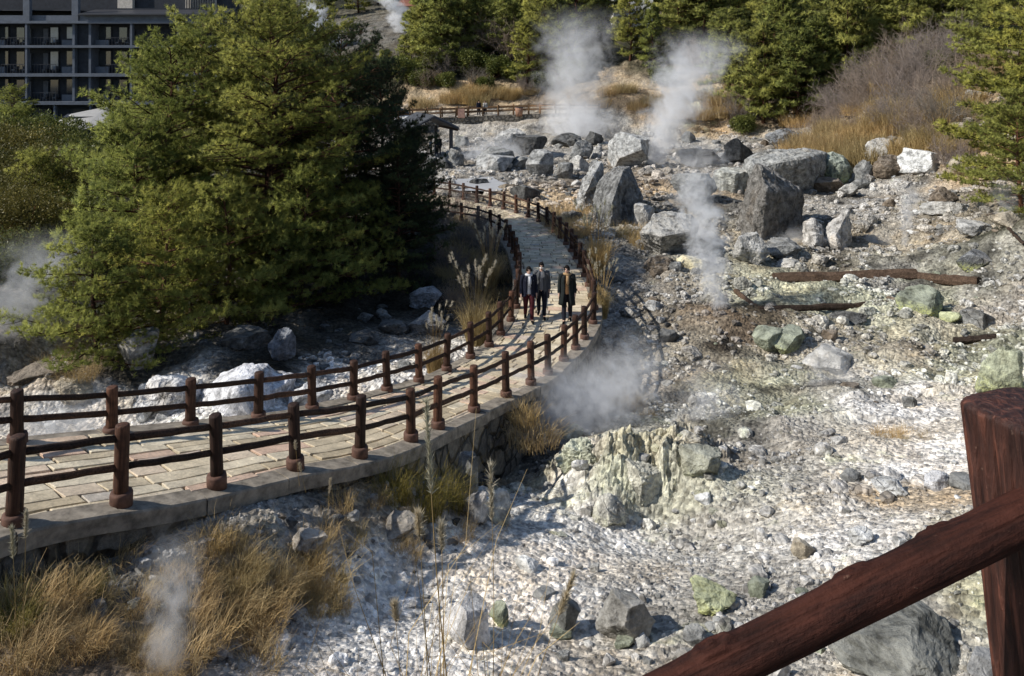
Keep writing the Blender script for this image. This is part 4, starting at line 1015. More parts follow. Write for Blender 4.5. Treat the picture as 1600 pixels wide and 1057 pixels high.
copy_tree(b2, ground_at(40, 23.2), 1.0, .55, 'low green bush standing in the steam at the left edge')
copy_tree(b2, ground_at(95, 36), 3.0, 1.2, 'green broadleaf bush behind the big rusty one')
copy_tree(b2, ground_at(-40, 40), 3.5, 1.5, 'tall green bush furthest back at the left edge')
copy_tree(b1, ground_at(250, 45), 1.5, 1.1, 'rusty bush hidden mostly behind the sunlit left pine')
copy_tree(b2, ground_at(10, 62), 1.5, 1.2, 'green shrub in front of the small grey roof at the left edge')
for px, d, sc, lab, src in [(30,24.5,.75,'rusty low bush right at the left edge above the bank',b1),(-40,21.5,.8,'green bush at the far left edge beside the steam',b2),(95,24,.5,'low green bush under the steam left of the young pine',b2),(20,34,1.1,'rusty and green bush mass below the small pine at the left edge',b1),(120,31,.9,'green bush touching the left flank of the pines',b2),(-90,32,1.2,'green bush behind the steam at the far left edge',b2),(150,42,1.3,'tall green bush behind the glossy one',b2),(60,46,1.4,'green bush mass before the small grey-green tree',b2)]:
    copy_tree(src, ground_at(px, d), rf.uniform(0, 6), sc, lab)
for px, d, sc, lab in [(210,20.3,.55,'tiny young pine just left of the squared grey block'),(300,22.2,.6,'tiny young pine right of the squared grey block'),(430,24.5,.9,'shaded young pine behind the bluish dark boulder')]:
    copy_tree(t6, ground_at(px, d), rf.uniform(0, 6), sc, lab)
b3 = make_bush('deciduous_tree', bush_data(5, 2.3, 4.6, 9000, .16, 20), ground_at(88, 56), 'small grey-green tree in front of the grey hip roof', 'leaf', cat='tree', sc=.95)
bf = make_bush('bush', bush_data(4, 2.4, 3.0, 5000, .28, 16), ground_at(775, 99), 'dark green round bush below the hillside pines above the orange bank', 'leaf', cat='bush')
for px, d, sc, lab in [(735,100,1.1,'green bush left of the dark round bush on the bank'),(805,98,.9,'small green bush right of the dark round bush on the bank'),(1035,92,.8,'green bush in front of the right hand bank pines'),(1480,66,.8,'rusty green bush on the scrub slope'),(1165,78,.7,'low green bush at the forest foot right of the tall steam'),(660,97,.8,'green bush at the left end of the orange bank'),(700,96,.7,'small bush on the orange bank near its left end'),(760,95.5,.7,'small bush above the two distant people'),(845,96,.8,'bush at the right end of the upper bank'),(890,97,1.0,'dark bush in the hazy steam below the pines'),(680,100,1.1,'bush behind the left end of the orange bank'),(570,104,1.2,'dark bush at the foot of the forest behind the clump'),(640,99,1.2,'dark bush above the shelter roof')]:
    copy_tree(bf, ground_at(px, d, .2), rf.uniform(0, 6), sc, lab)

# ---- bare shrubs
def twig_data(seed, H=2.2, n0=22, levels=4, wid=.012, spread=.5):
    r = np.random.default_rng(seed); S = []
    def grow(p, d, L, w, lv):
        m = 3
        for k in range(m):
            d2 = d + r.normal(0, .16, 3); d2[2] += .03; d2 /= np.linalg.norm(d2); q = p + d2*L/m
            S.append((p, q, w*(1-k*.2), w*(1-(k+1)*.2))); p = q; d = d2
            if lv > 0:
                for _ in range(2):
                    b = d + r.normal(0, .55, 3); b /= np.linalg.norm(b); grow(p, b, L*.55*r.uniform(.6, 1.2), w*.5, lv-1)
    for k in range(n0):
        a = r.uniform(0, 6.28); d = np.array([math.cos(a)*spread*r.uniform(.2, 1.3), math.sin(a)*spread*r.uniform(.2, 1.3), 1]); d /= np.linalg.norm(d)
        grow(np.array([math.cos(a)*.15, math.sin(a)*.15, -.1]), d, H*r.uniform(.45, .75), wid, levels)
    return S
TW = segs_mesh(twig_data(3, 3.2, 15, 3, .035, .7), M['twig'], 'bare_shrub', None)
tag(TW, 'grey leafless shrub arching over dry grass below the right hillside pines', 'shrub'); TW.location = ground_at(1315, 68)
def dup(o, loc, rz, sc, label, group=None):
    c = o.copy(); link(c); c.location = loc; c.rotation_euler = (0, 0, rz); c.scale = (sc,)*3 if not hasattr(sc, '__len__') else sc; c['label'] = label
    if group: c['group'] = group
    elif 'group' in c: del c['group']
    return c
GS = 'leafless shrubs on the right scrub slope'
LS = 'leafless grey-violet shrub in the thicket on the right scrub slope'
k = 0
for px, d, sc in [(1290,70,1.0),(1340,69,1.15),(1365,66,1.1),(1390,67,1.3),(1415,62,1.1),(1440,64,1.4),(1460,58,1.0),(1475,66,1.3),(1400,57,1.0),(1430,54,.9),(1470,53,1.0),(1500,58,1.1),(1445,69,1.3),(1380,74,1.3),(1340,76,1.2),(1420,75,1.4),(1500,72,1.3),(1310,74,1.1),(1520,64,1.1),(1485,48,.7)]:
    dup(TW, ground_at(px, d), rf.uniform(0, 6), sc, LS, GS)
for px, d, sc in [(1245,72,.55),(1275,68,.6),(1300,64,.6),(1330,61,.55),(1360,60,.65),(1385,57,.6),(1415,55,.55),(1445,52,.6),(1330,66,.7),(1290,72,.7),(1400,61,.7),(1450,57,.65)]:
    dup(TW, ground_at(px, d), rf.uniform(0, 6), sc, 'low leafless shrub among the dry grass at the foot of the right scrub slope', 'low leafless shrubs at the foot of the scrub slope')
for px, d, sc, lab in [(795,103,1.9,'brownish leafless tree-like shrub among the hillside pines above the path'),(755,106,1.8,'leafless brown shrub behind the green bank bushes'),(830,99,1.1,'leafless shrub right above the upper fence'),(690,99,1.1,'leafless shrub left on the orange bank'),(720,101,1.3,'leafless shrub between green bushes on the bank'),(1090,94,1.3,'leafless shrub right of the orange bank'),(1150,80,1.0,'leafless shrub at the forest foot near tall steam'),(880,98,1.2,'leafless shrub in the left steam below the pines'),(665,96,.8,'low leafless shrub at the left end of the orange bank'),(740,96,.8,'low leafless shrub on the orange bank above the path'),(820,95,.8,'low leafless shrub at the right end of the orange bank'),(1530,100,1.8,'leafless pale tree at the upper right among pines')]:
    dup(TW, ground_at(px, d), rf.uniform(0, 6), sc, lab)

# ---- grass clumps
def grass_data(seed, n=420, H=.8, R=.28, w=.010, curl=.6, lean=.5):
    r = np.random.default_rng(seed); m = 4
    a = r.uniform(0, 6.28, n); q = R*np.sqrt(r.uniform(0, 1, n)); base = np.stack([np.cos(a)*q, np.sin(a)*q, -.03+0*q], 1)
    h = H*r.uniform(.45, 1.1, n); a2 = a + r.normal(0, .8, n); out = lean*r.uniform(.2, 1.1, n)*h
    V = []; t = np.linspace(0, 1, m+1)
    sd = np.stack([-np.sin(a2+r.normal(0,1,n)), np.cos(a2), 0*a], 1)
    for k, tt in enumerate(t):
        hz = h*(tt - curl*.35*tt**3*r.uniform(.3, 1.2, n)); hx = out*tt**1.8
        c = base + np.stack([np.cos(a2)*hx, np.sin(a2)*hx, hz], 1) + r.normal(0, .035*H/.5*tt, (n, 3)); ww = w*(1-tt*.85)
        V += [c - sd*ww/2, c + sd*ww/2]
    V = np.stack(V, 1).reshape(-1, 3); b = np.arange(n)[:,None]*(2*(m+1))
    Q = np.concatenate([b + np.array([[2*k, 2*k+1, 2*k+3, 2*k+2]]) for k in range(m)])
    ti = np.clip(r.uniform(0, 1, n), 0, 1); tint = np.repeat(ti, 2*(m+1))
    return V, Q, tint
def plume_stems(seed, n=14, H=1.5, R=.2, sw=.008, pl=.2, pw_=.035, lean=.35):
    r = np.random.default_rng(seed); b = MB()
    Vp = []; pn = 0
    for k in range(n):
        a = r.uniform(0, 6.28); q = R*r.uniform(0, 1); p = np.array([math.cos(a)*q, math.sin(a)*q, 0]); h = H*r.uniform(.7, 1.1); o = lean*r.uniform(.1, 1)*h; a2 = a+r.normal(0, .5)
        P = np.array([p + [math.cos(a2)*o*t**2, math.sin(a2)*o*t**2, h*t] for t in np.linspace(0, 1, 6)])
        b.tube(P, np.linspace(sw, sw*.5, 6), 3, False, a=.3)
        d = P[-1]-P[-2]; d /= np.linalg.norm(d)
        m = 60; t = r.uniform(0, 1, m); c = P[-1] + d*(t*pl)[:,None]; D = d*.8 + r.normal(0, .32, (m, 3)); Vp.append((c, D, t))
    c = np.concatenate([v[0] for v in Vp]); D = np.concatenate([v[1] for v in Vp]); D /= np.linalg.norm(D, axis=1, keepdims=True)
    V, Fc, tint = tri_ribbons(c, D, np.full(len(c), pw_*2.2), np.full(len(c), .012*pw_/.035), r, r.uniform(.3, 1, len(c)))
    return b, V, Fc, tint
GM = {}
for nm, mat, sd, kw in [('straw','straw',1,dict(n=300,H=.5,R=.26,w=.007,curl=1.0,lean=.8)),('rust','rust',2,dict(n=300,H=.42,R=.32,w=.007,curl=1.2,lean=1.0)),('green','ggrass',3,dict(n=480,H=.7,R=.32,w=.008,lean=.9,curl=1.0)),('far','rust',4,dict(n=900,H=1.2,R=1.25,w=.03,lean=.5)),('farstraw','straw',5,dict(n=900,H=1.4,R=1.2,w=.03,lean=.5)),('low','rust',6,dict(n=360,H=.34,R=.32,w=.009,lean=.9,curl=.9))]:
    V, Q, t = grass_data(sd, **kw); o = npmesh('grass_clump', V, Q, mat=M[mat], attrs={'tint': t}); GM[nm] = [o, False]
def grass(nm, loc, sc, label, group=None, rz=None):
    o, used = GM[nm]; rz = rf.uniform(0, 6.28) if rz is None else rz
    if not used:
        GM[nm][1] = True; o.location = loc; o.rotation_euler = (0,0,rz); o.scale = (sc,)*3 if not hasattr(sc, '__len__') else sc
        tag(o, label, 'grass clump', group); return o
    return dup(o, loc, rz, sc, label, group)
def gp(px, py): p = hit(px, py); return (p[0], p[1], H1(p[0], p[1])-.02)
def grasses(nm, n, x0, x1, y0, y1, s0, s1, label, group):
    k = 0
    for _ in range(n*5):
        if k >= n: break
        px = rf.uniform(x0, x1); py = rf.uniform(y0, y1); p = hit(px, py)
        if pathdist(p[:1], p[1:2])[0][0] < .05: continue
        grass(nm, (p[0], p[1], H1(p[0], p[1])-.02), rf.uniform(s0, s1), label, group); k += 1
# bank at the lower left
grasses('rust', 24, -10, 330, 935, 1060, .42, .75, 'rusty dry grass tuft on the bank at the lower left corner', 'rusty grass tufts at the lower left')
grasses('rust', 26, 270, 490, 885, 975, .42, .7, 'rusty dry grass tuft on the bank between the thin steam and the white chute', 'rusty grass tufts beside the white chute')
grasses('low', 22, 0, 420, 880, 1050, .7, 1.2, 'short curly dry grass tuft on the dark bank soil', 'short grass tufts on the bank')
grasses('straw', 16, 300, 560, 850, 960, .6, .95, 'pale straw grass tuft on the bank below the path wall', 'straw tufts below the path wall')
grasses('low', 14, 500, 720, 770, 880, .5, .9, 'small dry grass tuft among the stones below the wall end', 'small tufts below the wall end')
grass('green', gp(655, 800), 1.15, 'large yellow-green grass clump hanging below the coping')
grass('green', gp(612, 778), .95, 'green and rust grass clump left of the large hanging clump')
grass('green', gp(700, 792), 1.0, 'rusty grass clump at the wall corner right of the large hanging clump')
grass('straw', gp(512, 915), 1.1, 'tall golden grass clump beside the pale stump-like rock')
grass('green', gp(15, 985), .7, 'golden green grass clump at the left edge of the photo')
grass('straw', gp(530, 795), .8, 'straw grass clump right below the coping edge')
grass('green', gp(137, 930), .45, 'small green grass clump at the foot of the retaining wall')
grasses('low', 5, 1380, 1480, 660, 700, .5, .9, 'low reddish grass tuft on the white gravel left of the railing post', 'reddish tufts left of the railing post')
# by the bridge
p = on_edge(RD, 791, 621)
grass('straw', (p[0]+.42, p[1]-.5, .0), (1.3,1.3,1.25), 'dry grass clump leaning on the fence where the steam rises')
grass('low', (p[0]+.6, p[1]-.9, -.25), 1.8, 'low rusty clump under the leaning dry grass at the path edge')
PS = {}
def pampas(loc, sc, label, seed, n=14, H=1.5, group=None, nb=420, big=1.0):
    root = empty('pampas_grass', loc, label, 'pampas grass', group, seed); root.scale = (sc,)*3
    V, Q, t = grass_data(seed+60, n=nb, H=H*.62, R=.25, w=.010*big); npmesh('blades', V, Q, mat=M['straw'], parent=root, attrs={'tint': t})
    b, V, Fc, t = plume_stems(seed, n, H, .2, .006*big, .17, .03*big); b.build('stems', M['straw'], root)
    npmesh('plumes', V, Fc, mat=M['plume'], parent=root, attrs={'tint': t}); return root
p = on_edge(LD, 783, 525); pg = pampas((p[0]-.75, p[1]+.2, -.35), 1.15, 'big pampas grass with silver plumes left of the walking people', 3, 20, 1.9, nb=700, big=1.5)
p = on_edge(LD, 735, 561); copy_tree(pg, (p[0]-1.0, p[1]+.3, -.45), 1.0, .8, 'smaller pampas grass behind the left fence nearer than the big one')
p = on_edge(RD, 925, 515); copy_tree(pg, (p[0]+.55, p[1]+2.4, -.5), 2.0, .95, 'pampas grass on the right of the fence beyond the person in the long coat')
p = on_edge(RD, 903, 412); copy_tree(pg, (p[0]+.7, p[1]-.6, -.2), 3.0, 1.25, 'sunlit pampas grass right of the fence at the upper bend')
p = on_edge(LD, 802, 430); copy_tree(pg, (p[0]-1.1, p[1], -.4), 3.0, 1.1, 'shaded pampas grass behind the left fence at the upper bend')
grasses('straw', 10, 690, 800, 370, 520, 1.2, 2.0, 'dry grass clump in the shade along the left fence', 'shaded grass clumps along the left fence')
grasses('rust', 18, 840, 1090, 318, 372, 1.4, 2.3, 'rusty dry grass clump in front of the tall angular boulder', 'rusty clumps around the tall angular boulder')
grasses('straw', 7, 900, 1000, 345, 400, 1.2, 2.0, 'straw coloured clump between the upper fence and the cracked boulder', 'straw clumps near the cracked boulder')
grasses('straw', 10, 940, 1010, 560, 660, .8, 1.4, 'dry weed on the shaded ravine side below the path', 'dry weeds in the ravine')
grasses('rust', 7, 670, 760, 330, 420, 1.2, 2.0, 'brownish grass clump at the inner side of the upper bend', 'brown clumps inside the bend')
grasses('rust', 8, 70, 160, 500, 600, 1.0, 1.7, 'orange-brown grass clump by the young pine at the left', 'orange clumps by the young pine')
for px, d, sc in [(700,31,.42),(725,34,.45),(745,29,.38),(765,33,.4),(690,37,.5),(720,40,.5),(750,37,.45),(775,30,.35),(705,27.5,.35),(735,26.5,.3)]:
    dup(TW, ground_at(px, d), rf.uniform(0, 6), sc, 'bare brown shrub in the shade between the pines and the inside of the bend', 'bare shrubs inside the bend')
grasses('rust', 12, 690, 790, 350, 470, 1.3, 2.0, 'brown dry grass in the shade inside the path bend', 'shaded brown grass inside the bend')
copy_tree(t6, ground_at(20, 42), 2.2, 1.1, 'pine sapling rising above the rusty bushes at the left edge')
copy_tree(t6, ground_at(60, 28), .3, .9, 'pine sapling in the bushes above the left steam')
# far scrub
grasses('far', 22, 1240, 1480, 170, 250, .9, 1.5, 'orange dry grass clump on the right scrub slope', 'orange clumps on the scrub slope')
grasses('farstraw', 22, 1260, 1500, 150, 262, .9, 1.4, 'straw dry grass clump on the right scrub slope', 'straw clumps on the scrub slope')
grasses('far', 9, 650, 850, 130, 172, .8, 1.4, 'rusty grass clump on the orange bank above the upper path', 'rusty clumps on the orange bank')
grasses('farstraw', 8, 710, 800, 140, 165, 1.0, 1.5, 'straw grass clump on the orange bank above the upper path', 'straw clumps on the orange bank')
grasses('far', 24, 930, 1180, 110, 200, .8, 1.4, 'orange grass clump on the bank between the two tall steam plumes', 'orange clumps between the plumes')
grasses('farstraw', 8, 1510, 1590, 95, 130, .8, 1.3, 'straw grass clump by the hillside outcrop rocks', 'straw clumps by the outcrop')
# foreground stems
fg = empty('pampas_grass', (-.42, 3.6, H1(-.42, 3.6)), 'tall thin pampas stems with brown plumes rising from the bottom edge of the photo', 'pampas grass')
def stem(px0, py0, px1, py1, d, rad, plume, bend=.02):
    b = MB(); a = pw(px0, py0, d); c = pw(px1, py1, d-.05); t = np.linspace(0, 1, 10)
    P = np.array([a*(1-s)+c*s + [bend*math.sin(s*3.1), 0, 0] for s in t]); b.tube(P - np.array(fg.location), np.linspace(rad, rad*.45, 10), 5, False, a=.3)
    b.build('stem', M['straw'], fg, True)
    if plume:
        r = np.random.default_rng(int(px0)); m = 420; L = plume; dirn = (P[-1]-P[-3]); dirn /= np.linalg.norm(dirn); s = r.uniform(0, 1, m)
        q = P[-1] - dirn*L*.3 + dirn*(s*L)[:,None]; D = dirn*.75 + r.normal(0, .28, (m, 3)); D /= np.linalg.norm(D, axis=1, keepdims=True)
        V, Fc, ti = tri_ribbons(q - np.array(fg.location), D, .045*r.uniform(.6, 1.3, m), np.full(m, .005), r, r.uniform(0, .8, m))
        npmesh('plume', V, Fc, mat=M['plume'], parent=fg, attrs={'tint': ti})
for s in [(722,1240,672,730,3.5,.0042,.42,-.02),(690,1240,690,850,3.6,.0035,.12,.01),(672,1240,655,830,3.4,.003,.1,.01),(762,1240,768,790,3.7,.0028,.26,.02),(700,1240,686,905,3.3,.003,.0,-.01),(755,1240,735,905,3.8,.0028,.0,.01),(640,1240,618,965,3.6,.003,.08,.0),(800,1240,880,945,3.6,.003,.2,-.03),(620,1240,700,880,3.9,.0028,0,.01),(30,1200,20,860,5.6,.004,.22,.01),(20,1200,40,830,5.8,.004,.2,.02),(215,1000,178,905,8.0,.004,.16,.0),(350,900,347,830,9.4,.003,.1,.0),(505,860,515,765,10.8,.004,.2,.01),(468,760,462,700,10.6,.003,.1,0),(478,770,470,735,10.5,.003,.12,.0)]:
    stem(*s)
V, Q, t = grass_data(91, n=150, H=1.75, R=.34, w=.008, lean=.55); npmesh('blades', V + [0,0,.0], Q, mat=M['straw'], parent=fg, attrs={'tint': t})
# ------------------------------------------------------------------ hotel
M['slab'] = mat_plain('balcony_concrete', (.12,.135,.165), .85, 1.5, .2)
M['backwall'] = mat_plain('dark_cladding', (.03,.034,.044), .8, 2, .3)
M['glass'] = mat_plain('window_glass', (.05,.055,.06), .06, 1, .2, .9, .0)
M['glass_refl'] = mat_plain('painted_reflection_glass', (.26,.29,.33), .15, .5, .4, .8, .0)  # bright reflection painted into the base colour of some panes
M['metal'] = mat_plain('dark_metal', (.04,.042,.05), .5, 5, .2)
M['curtain'] = mat_plain('pale_curtain', (.11,.115,.13), .9, 3, .2)
M['roofgrey'] = mat_plain('grey_metal_roof', (.38,.365,.34), .6, 2, .12)
M['white'] = mat_plain('white_plaster', (.78,.77,.74), .8, 3, .1)
M['brick'] = mat_plain('pale_cladding', (.55,.50,.44), .8, 6, .25)
def bx(name, c, d, mat, parent, rz=0.0, bev=0):
    b = MB(); b.box(c, d, rz); o = b.build(name, M[mat], parent)
    return o
HD = 89.0; k_ = HD/F
hx = lambda px: (px-800)*k_
hz = lambda py: CZ-(py-YH)*k_
HB = empty('hotel', (hx(175), HD, hz(210)), 'dark modern hotel block with balconies and picture windows at the upper left', 'hotel')
HB.rotation_euler = (0,0,0)
ho = np.array(HB.location)
def hb(name, x0, x1, y0, y1, da, db, mat, par=None):
    """box between pixel columns x0..x1 and rows y0..y1, from da to db metres behind the facade line"""
    c = [ (hx(x0)+hx(x1))/2, HD+(da+db)/2, (hz(y0)+hz(y1))/2 ]; d = [abs(hx(x1)-hx(x0)), db-da, abs(hz(y0)-hz(y1))]
    return bx(name, np.array(c)-(ho if par is None else ho), d, mat, par or HB)
X0, X1 = -230, 352
slabs = [(33, 37), (71, 75), (115, 120), (159, 164)]
for a, b in slabs: hb('floor_slab', X0-1, X1+1, a, b, -.12, 3.2, 'slab')
rows = [(37, 71), (75, 115), (120, 159)]
hb('wall', X0, X1, 30, 215, 2.2, 2.9, 'backwall')
hb('core', X0, X1, 10, 214, 3.3, 14, 'backwall')
units = [-205, -122, -40, 41, 123, 205, 287]
for (a, b) in rows:
    for u in (-123, 41, 205):
        hb('column', u-1.6, u+1.6, a, b, -.04, .5, 'slab')
    for u in (-204, -40, 124, 288):
        hb('service_shaft', u-12, u+12, a, b, .9, 2.2, 'backwall')
        for s in (-13.4, 12.2): hb('party_wall', u+s, u+s+3.6, a+.15, b-.15, .3, 2.25, 'slab')
    h = b-a; lit = {37: .7, 75: .35, 120: .0}[a]  # picks by row which panes get the painted reflection colour
    for u in (-204, -40, 124):
        for (wa, wb, kind) in ((u+14.5, u+36, 1), (u+48, u+62, 2), (u-36+.0, u-14.5, 1), (u-62, u-48, 2)):
            f = hb('window', wa, wb, a+(.1*h if kind == 1 else .12*h), b-(.30*h if kind == 1 else .10*h), 2.05, 2.25, 'metal')
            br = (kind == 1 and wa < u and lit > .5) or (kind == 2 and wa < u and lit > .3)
            hb('pane', wa+1, wb-1, a+(.1*h if kind == 1 else .12*h)+1, b-(.30*h if kind == 1 else .10*h)-1, 1.98, 2.06, 'glass_refl' if br else 'glass', f)
        for (wa, wb) in ((u+64.5, u+72), (u-72, u-64.5)): hb('curtain', wa, wb, a+.2*h, b-.1*h, 1.9, 2.2, 'curtain')
        for (wa, wb) in ((u+16, u+37), (u-37, u-16)): hb('parapet', wa, wb, b-.26*h, b, 1.2, 1.5, 'slab')
        for (wa, wb) in ((u+39, u+78), (u-78, u-39)):
            g = hb('balcony_rail', wa, wb, b-.36*h, b-.34*h, .28, .36, 'metal')
            for q in np.linspace(wa, wb-.5, 9): hb('baluster', q, q+.4, b-.34*h, b, .3, .34, 'metal', g)
        for cxx in (u+50, u+66, u-50, u-66):
            t = hb('balcony_chair', cxx, cxx+6, b-.16*h, b-.11*h, .9, 1.6, 'curtain')
            hb('backrest', cxx+5, cxx+6, b-.28*h, b-.13*h, .9, 1.6, 'curtain', t)
            for q in (cxx+.3, cxx+5): hb('leg', q, q+.6, b-.11*h, b, .95, 1.02, 'curtain', t)
hb('upper_parapet', X0, 115, 24, 33, .4, .7, 'slab')
hb('upper_parapet', 120, X1, 22, 33, .2, .5, 'slab')
hb('upper_wall', X0, X1, -40, 30, 4.0, 5, 'backwall')
for u in (-123, -40, 41, 117): hb('column', u-5, u+5, -30, 33, -.02, .5, 'slab')
hb('roof_terrace', X0, 115, 15, 16.5, .6, 3.8, 'metal')
rf_ = MB(); za, zb = hz(22), hz(12)
V = np.array([[hx(125),HD-.4,za],[hx(352),HD-.4,za],[hx(352),HD+3.4,zb],[hx(125),HD+3.4,zb]]) - ho
rf_.add(np.concatenate([V, V-[0,0,.18]]), [[0,1,2,3],[7,6,5,4],[0,4,5,1],[1,5,6,2],[2,6,7,3],[3,7,4,0]]); rf_.build('roof', M['metal'], HB)
hb('stair_block', 160, 184, -30, 11, 3.4, 4.2, 'brick'); hb('stair_block', 269, 318, -30, 11, 3.6, 4.3, 'brick')
for q in range(272, 318, 4): hb('louvre_post', q, q+.8, -30, 11, 3.3, 3.5, 'metal')
# ground storey
for u in (-100, -60, -20, 20, 84, 140, 160): hb('column', u-1.4, u+1.4, 164, 212, .1, .6, 'slab')
for u in (-80, -40, 0, 50, 110): hb('entrance_glass', u-14, u+14, 172, 211, 1.9, 2.1, 'glass')
# low hip-roof pavilion in front
pvx = [(102,181),(165,167),(186,172),(174,188),(125,203)]
PV = empty('pavilion', tuple(pw(145, 215, 66)), 'low pavilion with a grey hip roof in front of the hotel', 'pavilion'); po = np.array(PV.location)
e = [pw(100,197,63.5), pw(126,204,62), pw(190,184,66), pw(176,178,70), pw(90,190,70)]; r0, r1 = pw(112,178,66), pw(166,167,68)
b = MB(); b.add(np.array([e[1], e[2], r1, r0, e[0], e[4], e[3]]) - po, [[0,1,2,3],[5,3,2,6]], [[4,0,3],[4,3,5],[1,6,2]]); b.build('roof', M['roofgrey'], PV)
b = MB(); b.add(np.array([e[1], e[2]]+[e[2]-[0,0,.25], e[1]-[0,0,.25]]) - po, [[0,3,2,1]]); b.add(np.array([e[0], e[1], e[1]-[0,0,.25], e[0]-[0,0,.25]]) - po, [[0,3,2,1]]); b.build('fascia', M['metal'], PV)
b = MB(); b.box(pw(145,210,67.5)-po, (4.2, 5, 3.4), .45); b.build('wall', M['backwall'], PV)
b = MB(); q = pw(8, 212, 60); b.add(np.array([[-2.2,-1.5,0],[1.2,-1.5,-.25],[1.2,2,.0],[-2.2,2,.5]])+[0,0,.35], [[0,1,2,3]]); b.add(np.array([[-2.2,-1.5,.35],[1.2,-1.5,.1],[1.2,-1.5,-.1],[-2.2,-1.5,.15]]), [[0,3,2,1]])
rr_ = empty('shed', tuple(q), 'small grey roofed shed at the left edge in front of the hotel', 'shed'); b.build('roof', M['roofgrey'], rr_); b = MB(); b.box((-.5,.4,-.9), (2.6,2.4,1.9)); b.build('wall', M['backwall'], rr_)
# white building top right of centre, red-brown lodge and orange outcrop far behind
WB = empty('white_building', ((990-800)*118/F, 118, 14), 'white building glimpsed between the pines at the top edge of the photo', 'building')
b = MB(); b.box((0,4,4), (6.0, 8, 9)); b.build('wall', M['white'], WB); b = MB(); b.box((0,-.05,6), (1.2,.15,1.2)); b.build('window', M['glass'], WB)
LB = empty('lodge', ((662-800)*178/F, 178, H1((662-800)*178/F, 178)), 'red-brown roofed lodge far behind the steam at the top edge', 'building')
lz = CZ+(YH-12)*178/F - LB.location.z
b = MB(); b.box((0,0,lz/2), (11, 6, lz)); b.build('wall', mat_plain('lodge_wall', (.42,.30,.22), .8, 1), LB)
b = MB(); b.add(np.array([[-6,-4,lz],[6,-4,lz],[6,4,lz],[-6,4,lz],[-5,0,lz+2.2],[5,0,lz+2.2]]), [[0,1,5,4],[2,3,4,5]], [[1,2,5],[3,0,4]]); b.build('roof', mat_plain('red_roof', (.22,.09,.06), .8, 1), LB)

# ------------------------------------------------------------------ upper path: wall, fence, bin, shelters
def upath(px, d, z): return np.array([(px-800)*d/F, d, z])
UP = [upath(600,83,1.9), upath(650,84.5,1.95), upath(700,86,2.0), upath(760,87,2.1), upath(820,87.5,2.25), upath(870,87,2.4), upath(915,85.5,2.5), upath(945,84,2.55)]
UP = resample(np.array(UP), 60)
b = MB(); F_ = UP + [0,-1.1,0]; K_ = UP + [0,1.3,0]
V = np.concatenate([F_, K_]); i = np.arange(59); b.add(V, np.stack([i, i+1, i+61, i+60], 1)); o = b.build('upper_path', M['concrete']); tag(o, kind='structure')
b = MB(); V = np.concatenate([F_ + [0,0,.06], F_ - [0,.35,2.9]]); b.add(V, np.stack([i+60, i+61, i+1, i], 1)); V = np.concatenate([F_ + [0,0,.06], F_ + [0,.3,.06]]); b.add(V, np.stack([i, i+1, i+61, i+60], 1)); o = b.build('retaining_wall', M['wall']); tag(o, 'grey stone wall carrying the upper path behind the boulder pile', 'retaining wall')
j = np.linspace(4, 57, 15).astype(int)
fence('timber_fence', 'weathered light brown fence along the front of the upper path', [F_[q]+[0,.2,0] for q in j], [1.15]*15, 'fence_far', 'fence_far', False, .06)
fence('timber_fence', 'weathered fence along the back of the upper path below the orange bank', [K_[q]-[0,.1,0] for q in j], [1.15]*15, 'fence_far', 'fence_far', False, .055)
bp = upath(811, 86.3, 2.2); b = MB(); b.tube([[0,0,-.1],[0,0,.45],[0,0,.9]], [.36,.42,.44], 14, True); o = b.build('barrel', mat_plain('rusty_barrel', (.30,.17,.11), .7, 4), None, True); o.location = bp; tag(o, 'brown barrel-shaped bin standing on the upper path', 'bin')
b = MB(); b.tube([[0,0,.9],[0,0,.94]], [.47,.47], 14, True); b.build('rim', M['metal'], o)
bp = upath(721, 85.4, 2.05); b = MB(); b.box((0,0,.45), (.8,.7,1.0), taper=.85); o = b.build('stone_basin', mat_plain('reddish_stone', (.30,.18,.14), .8, 4), None); o.location = bp; tag(o, 'reddish stone pedestal at the left end of the upper path', 'pedestal')
M['rooflat'] = mat_plain('roof_batten', (.10,.105,.115), .7, 3); M['roofgap'] = mat_plain('roof_board', (.05,.052,.06), .8, 3)
def shelter(loc, W_, D_, Hh, rise, rz, label, posts=True, pitch=None):
    root = empty('shelter', loc, label, 'shelter', None, rz)
    # gable roof, ridge along local x
    for s in (-1, 1):
        b = MB(); V = np.array([[-W_/2,0,Hh+rise],[W_/2,0,Hh+rise],[W_/2,s*D_/2,Hh],[-W_/2,s*D_/2,Hh]]); b.add(np.concatenate([V, V-[0,0,.14]]), [[0,1,2,3],[7,6,5,4],[0,4,5,1],[1,5,6,2],[2,6,7,3],[3,7,4,0]]); o = b.build('roof', M['roofgap'], root)
        c = MB()
        for q in np.arange(-W_/2+.2, W_/2, .48):
            P = np.array([[q,0,Hh+rise+.04],[q,s*D_/2,Hh+.04]]); c.tube(P, .09, 4, True)
        c.build('batten', M['rooflat'], o)
    for s in (-1, 1):
        b = MB(); b.box((0, s*(D_/2-.15), Hh-.12), (W_-.2, .14, .2)); b.build('beam', M['fence'], root)
        if posts:
            for q in (-W_/2+.5, W_/2-.5):
                b = MB(); b.box((q, s*(D_/2-.6), Hh/2-.2), (.26,.26,Hh+.2)); b.build('post', M['metal'], root)
    return root
s1 = hit(672, 246); z1 = H1(s1[0], s1[1])
sd = 68.0; sx = (664-800)*sd/F; sz = H1(sx, sd)
shelter((sx, sd, CZ-(244-YH)*sd/F-.05), 5.2, 4.6, 2.6, 1.1, R_(-66), 'open shelter with a dark ribbed roof partly hidden behind the shaded pines')
b = MB(); bz = CZ-(246-YH)*67/F
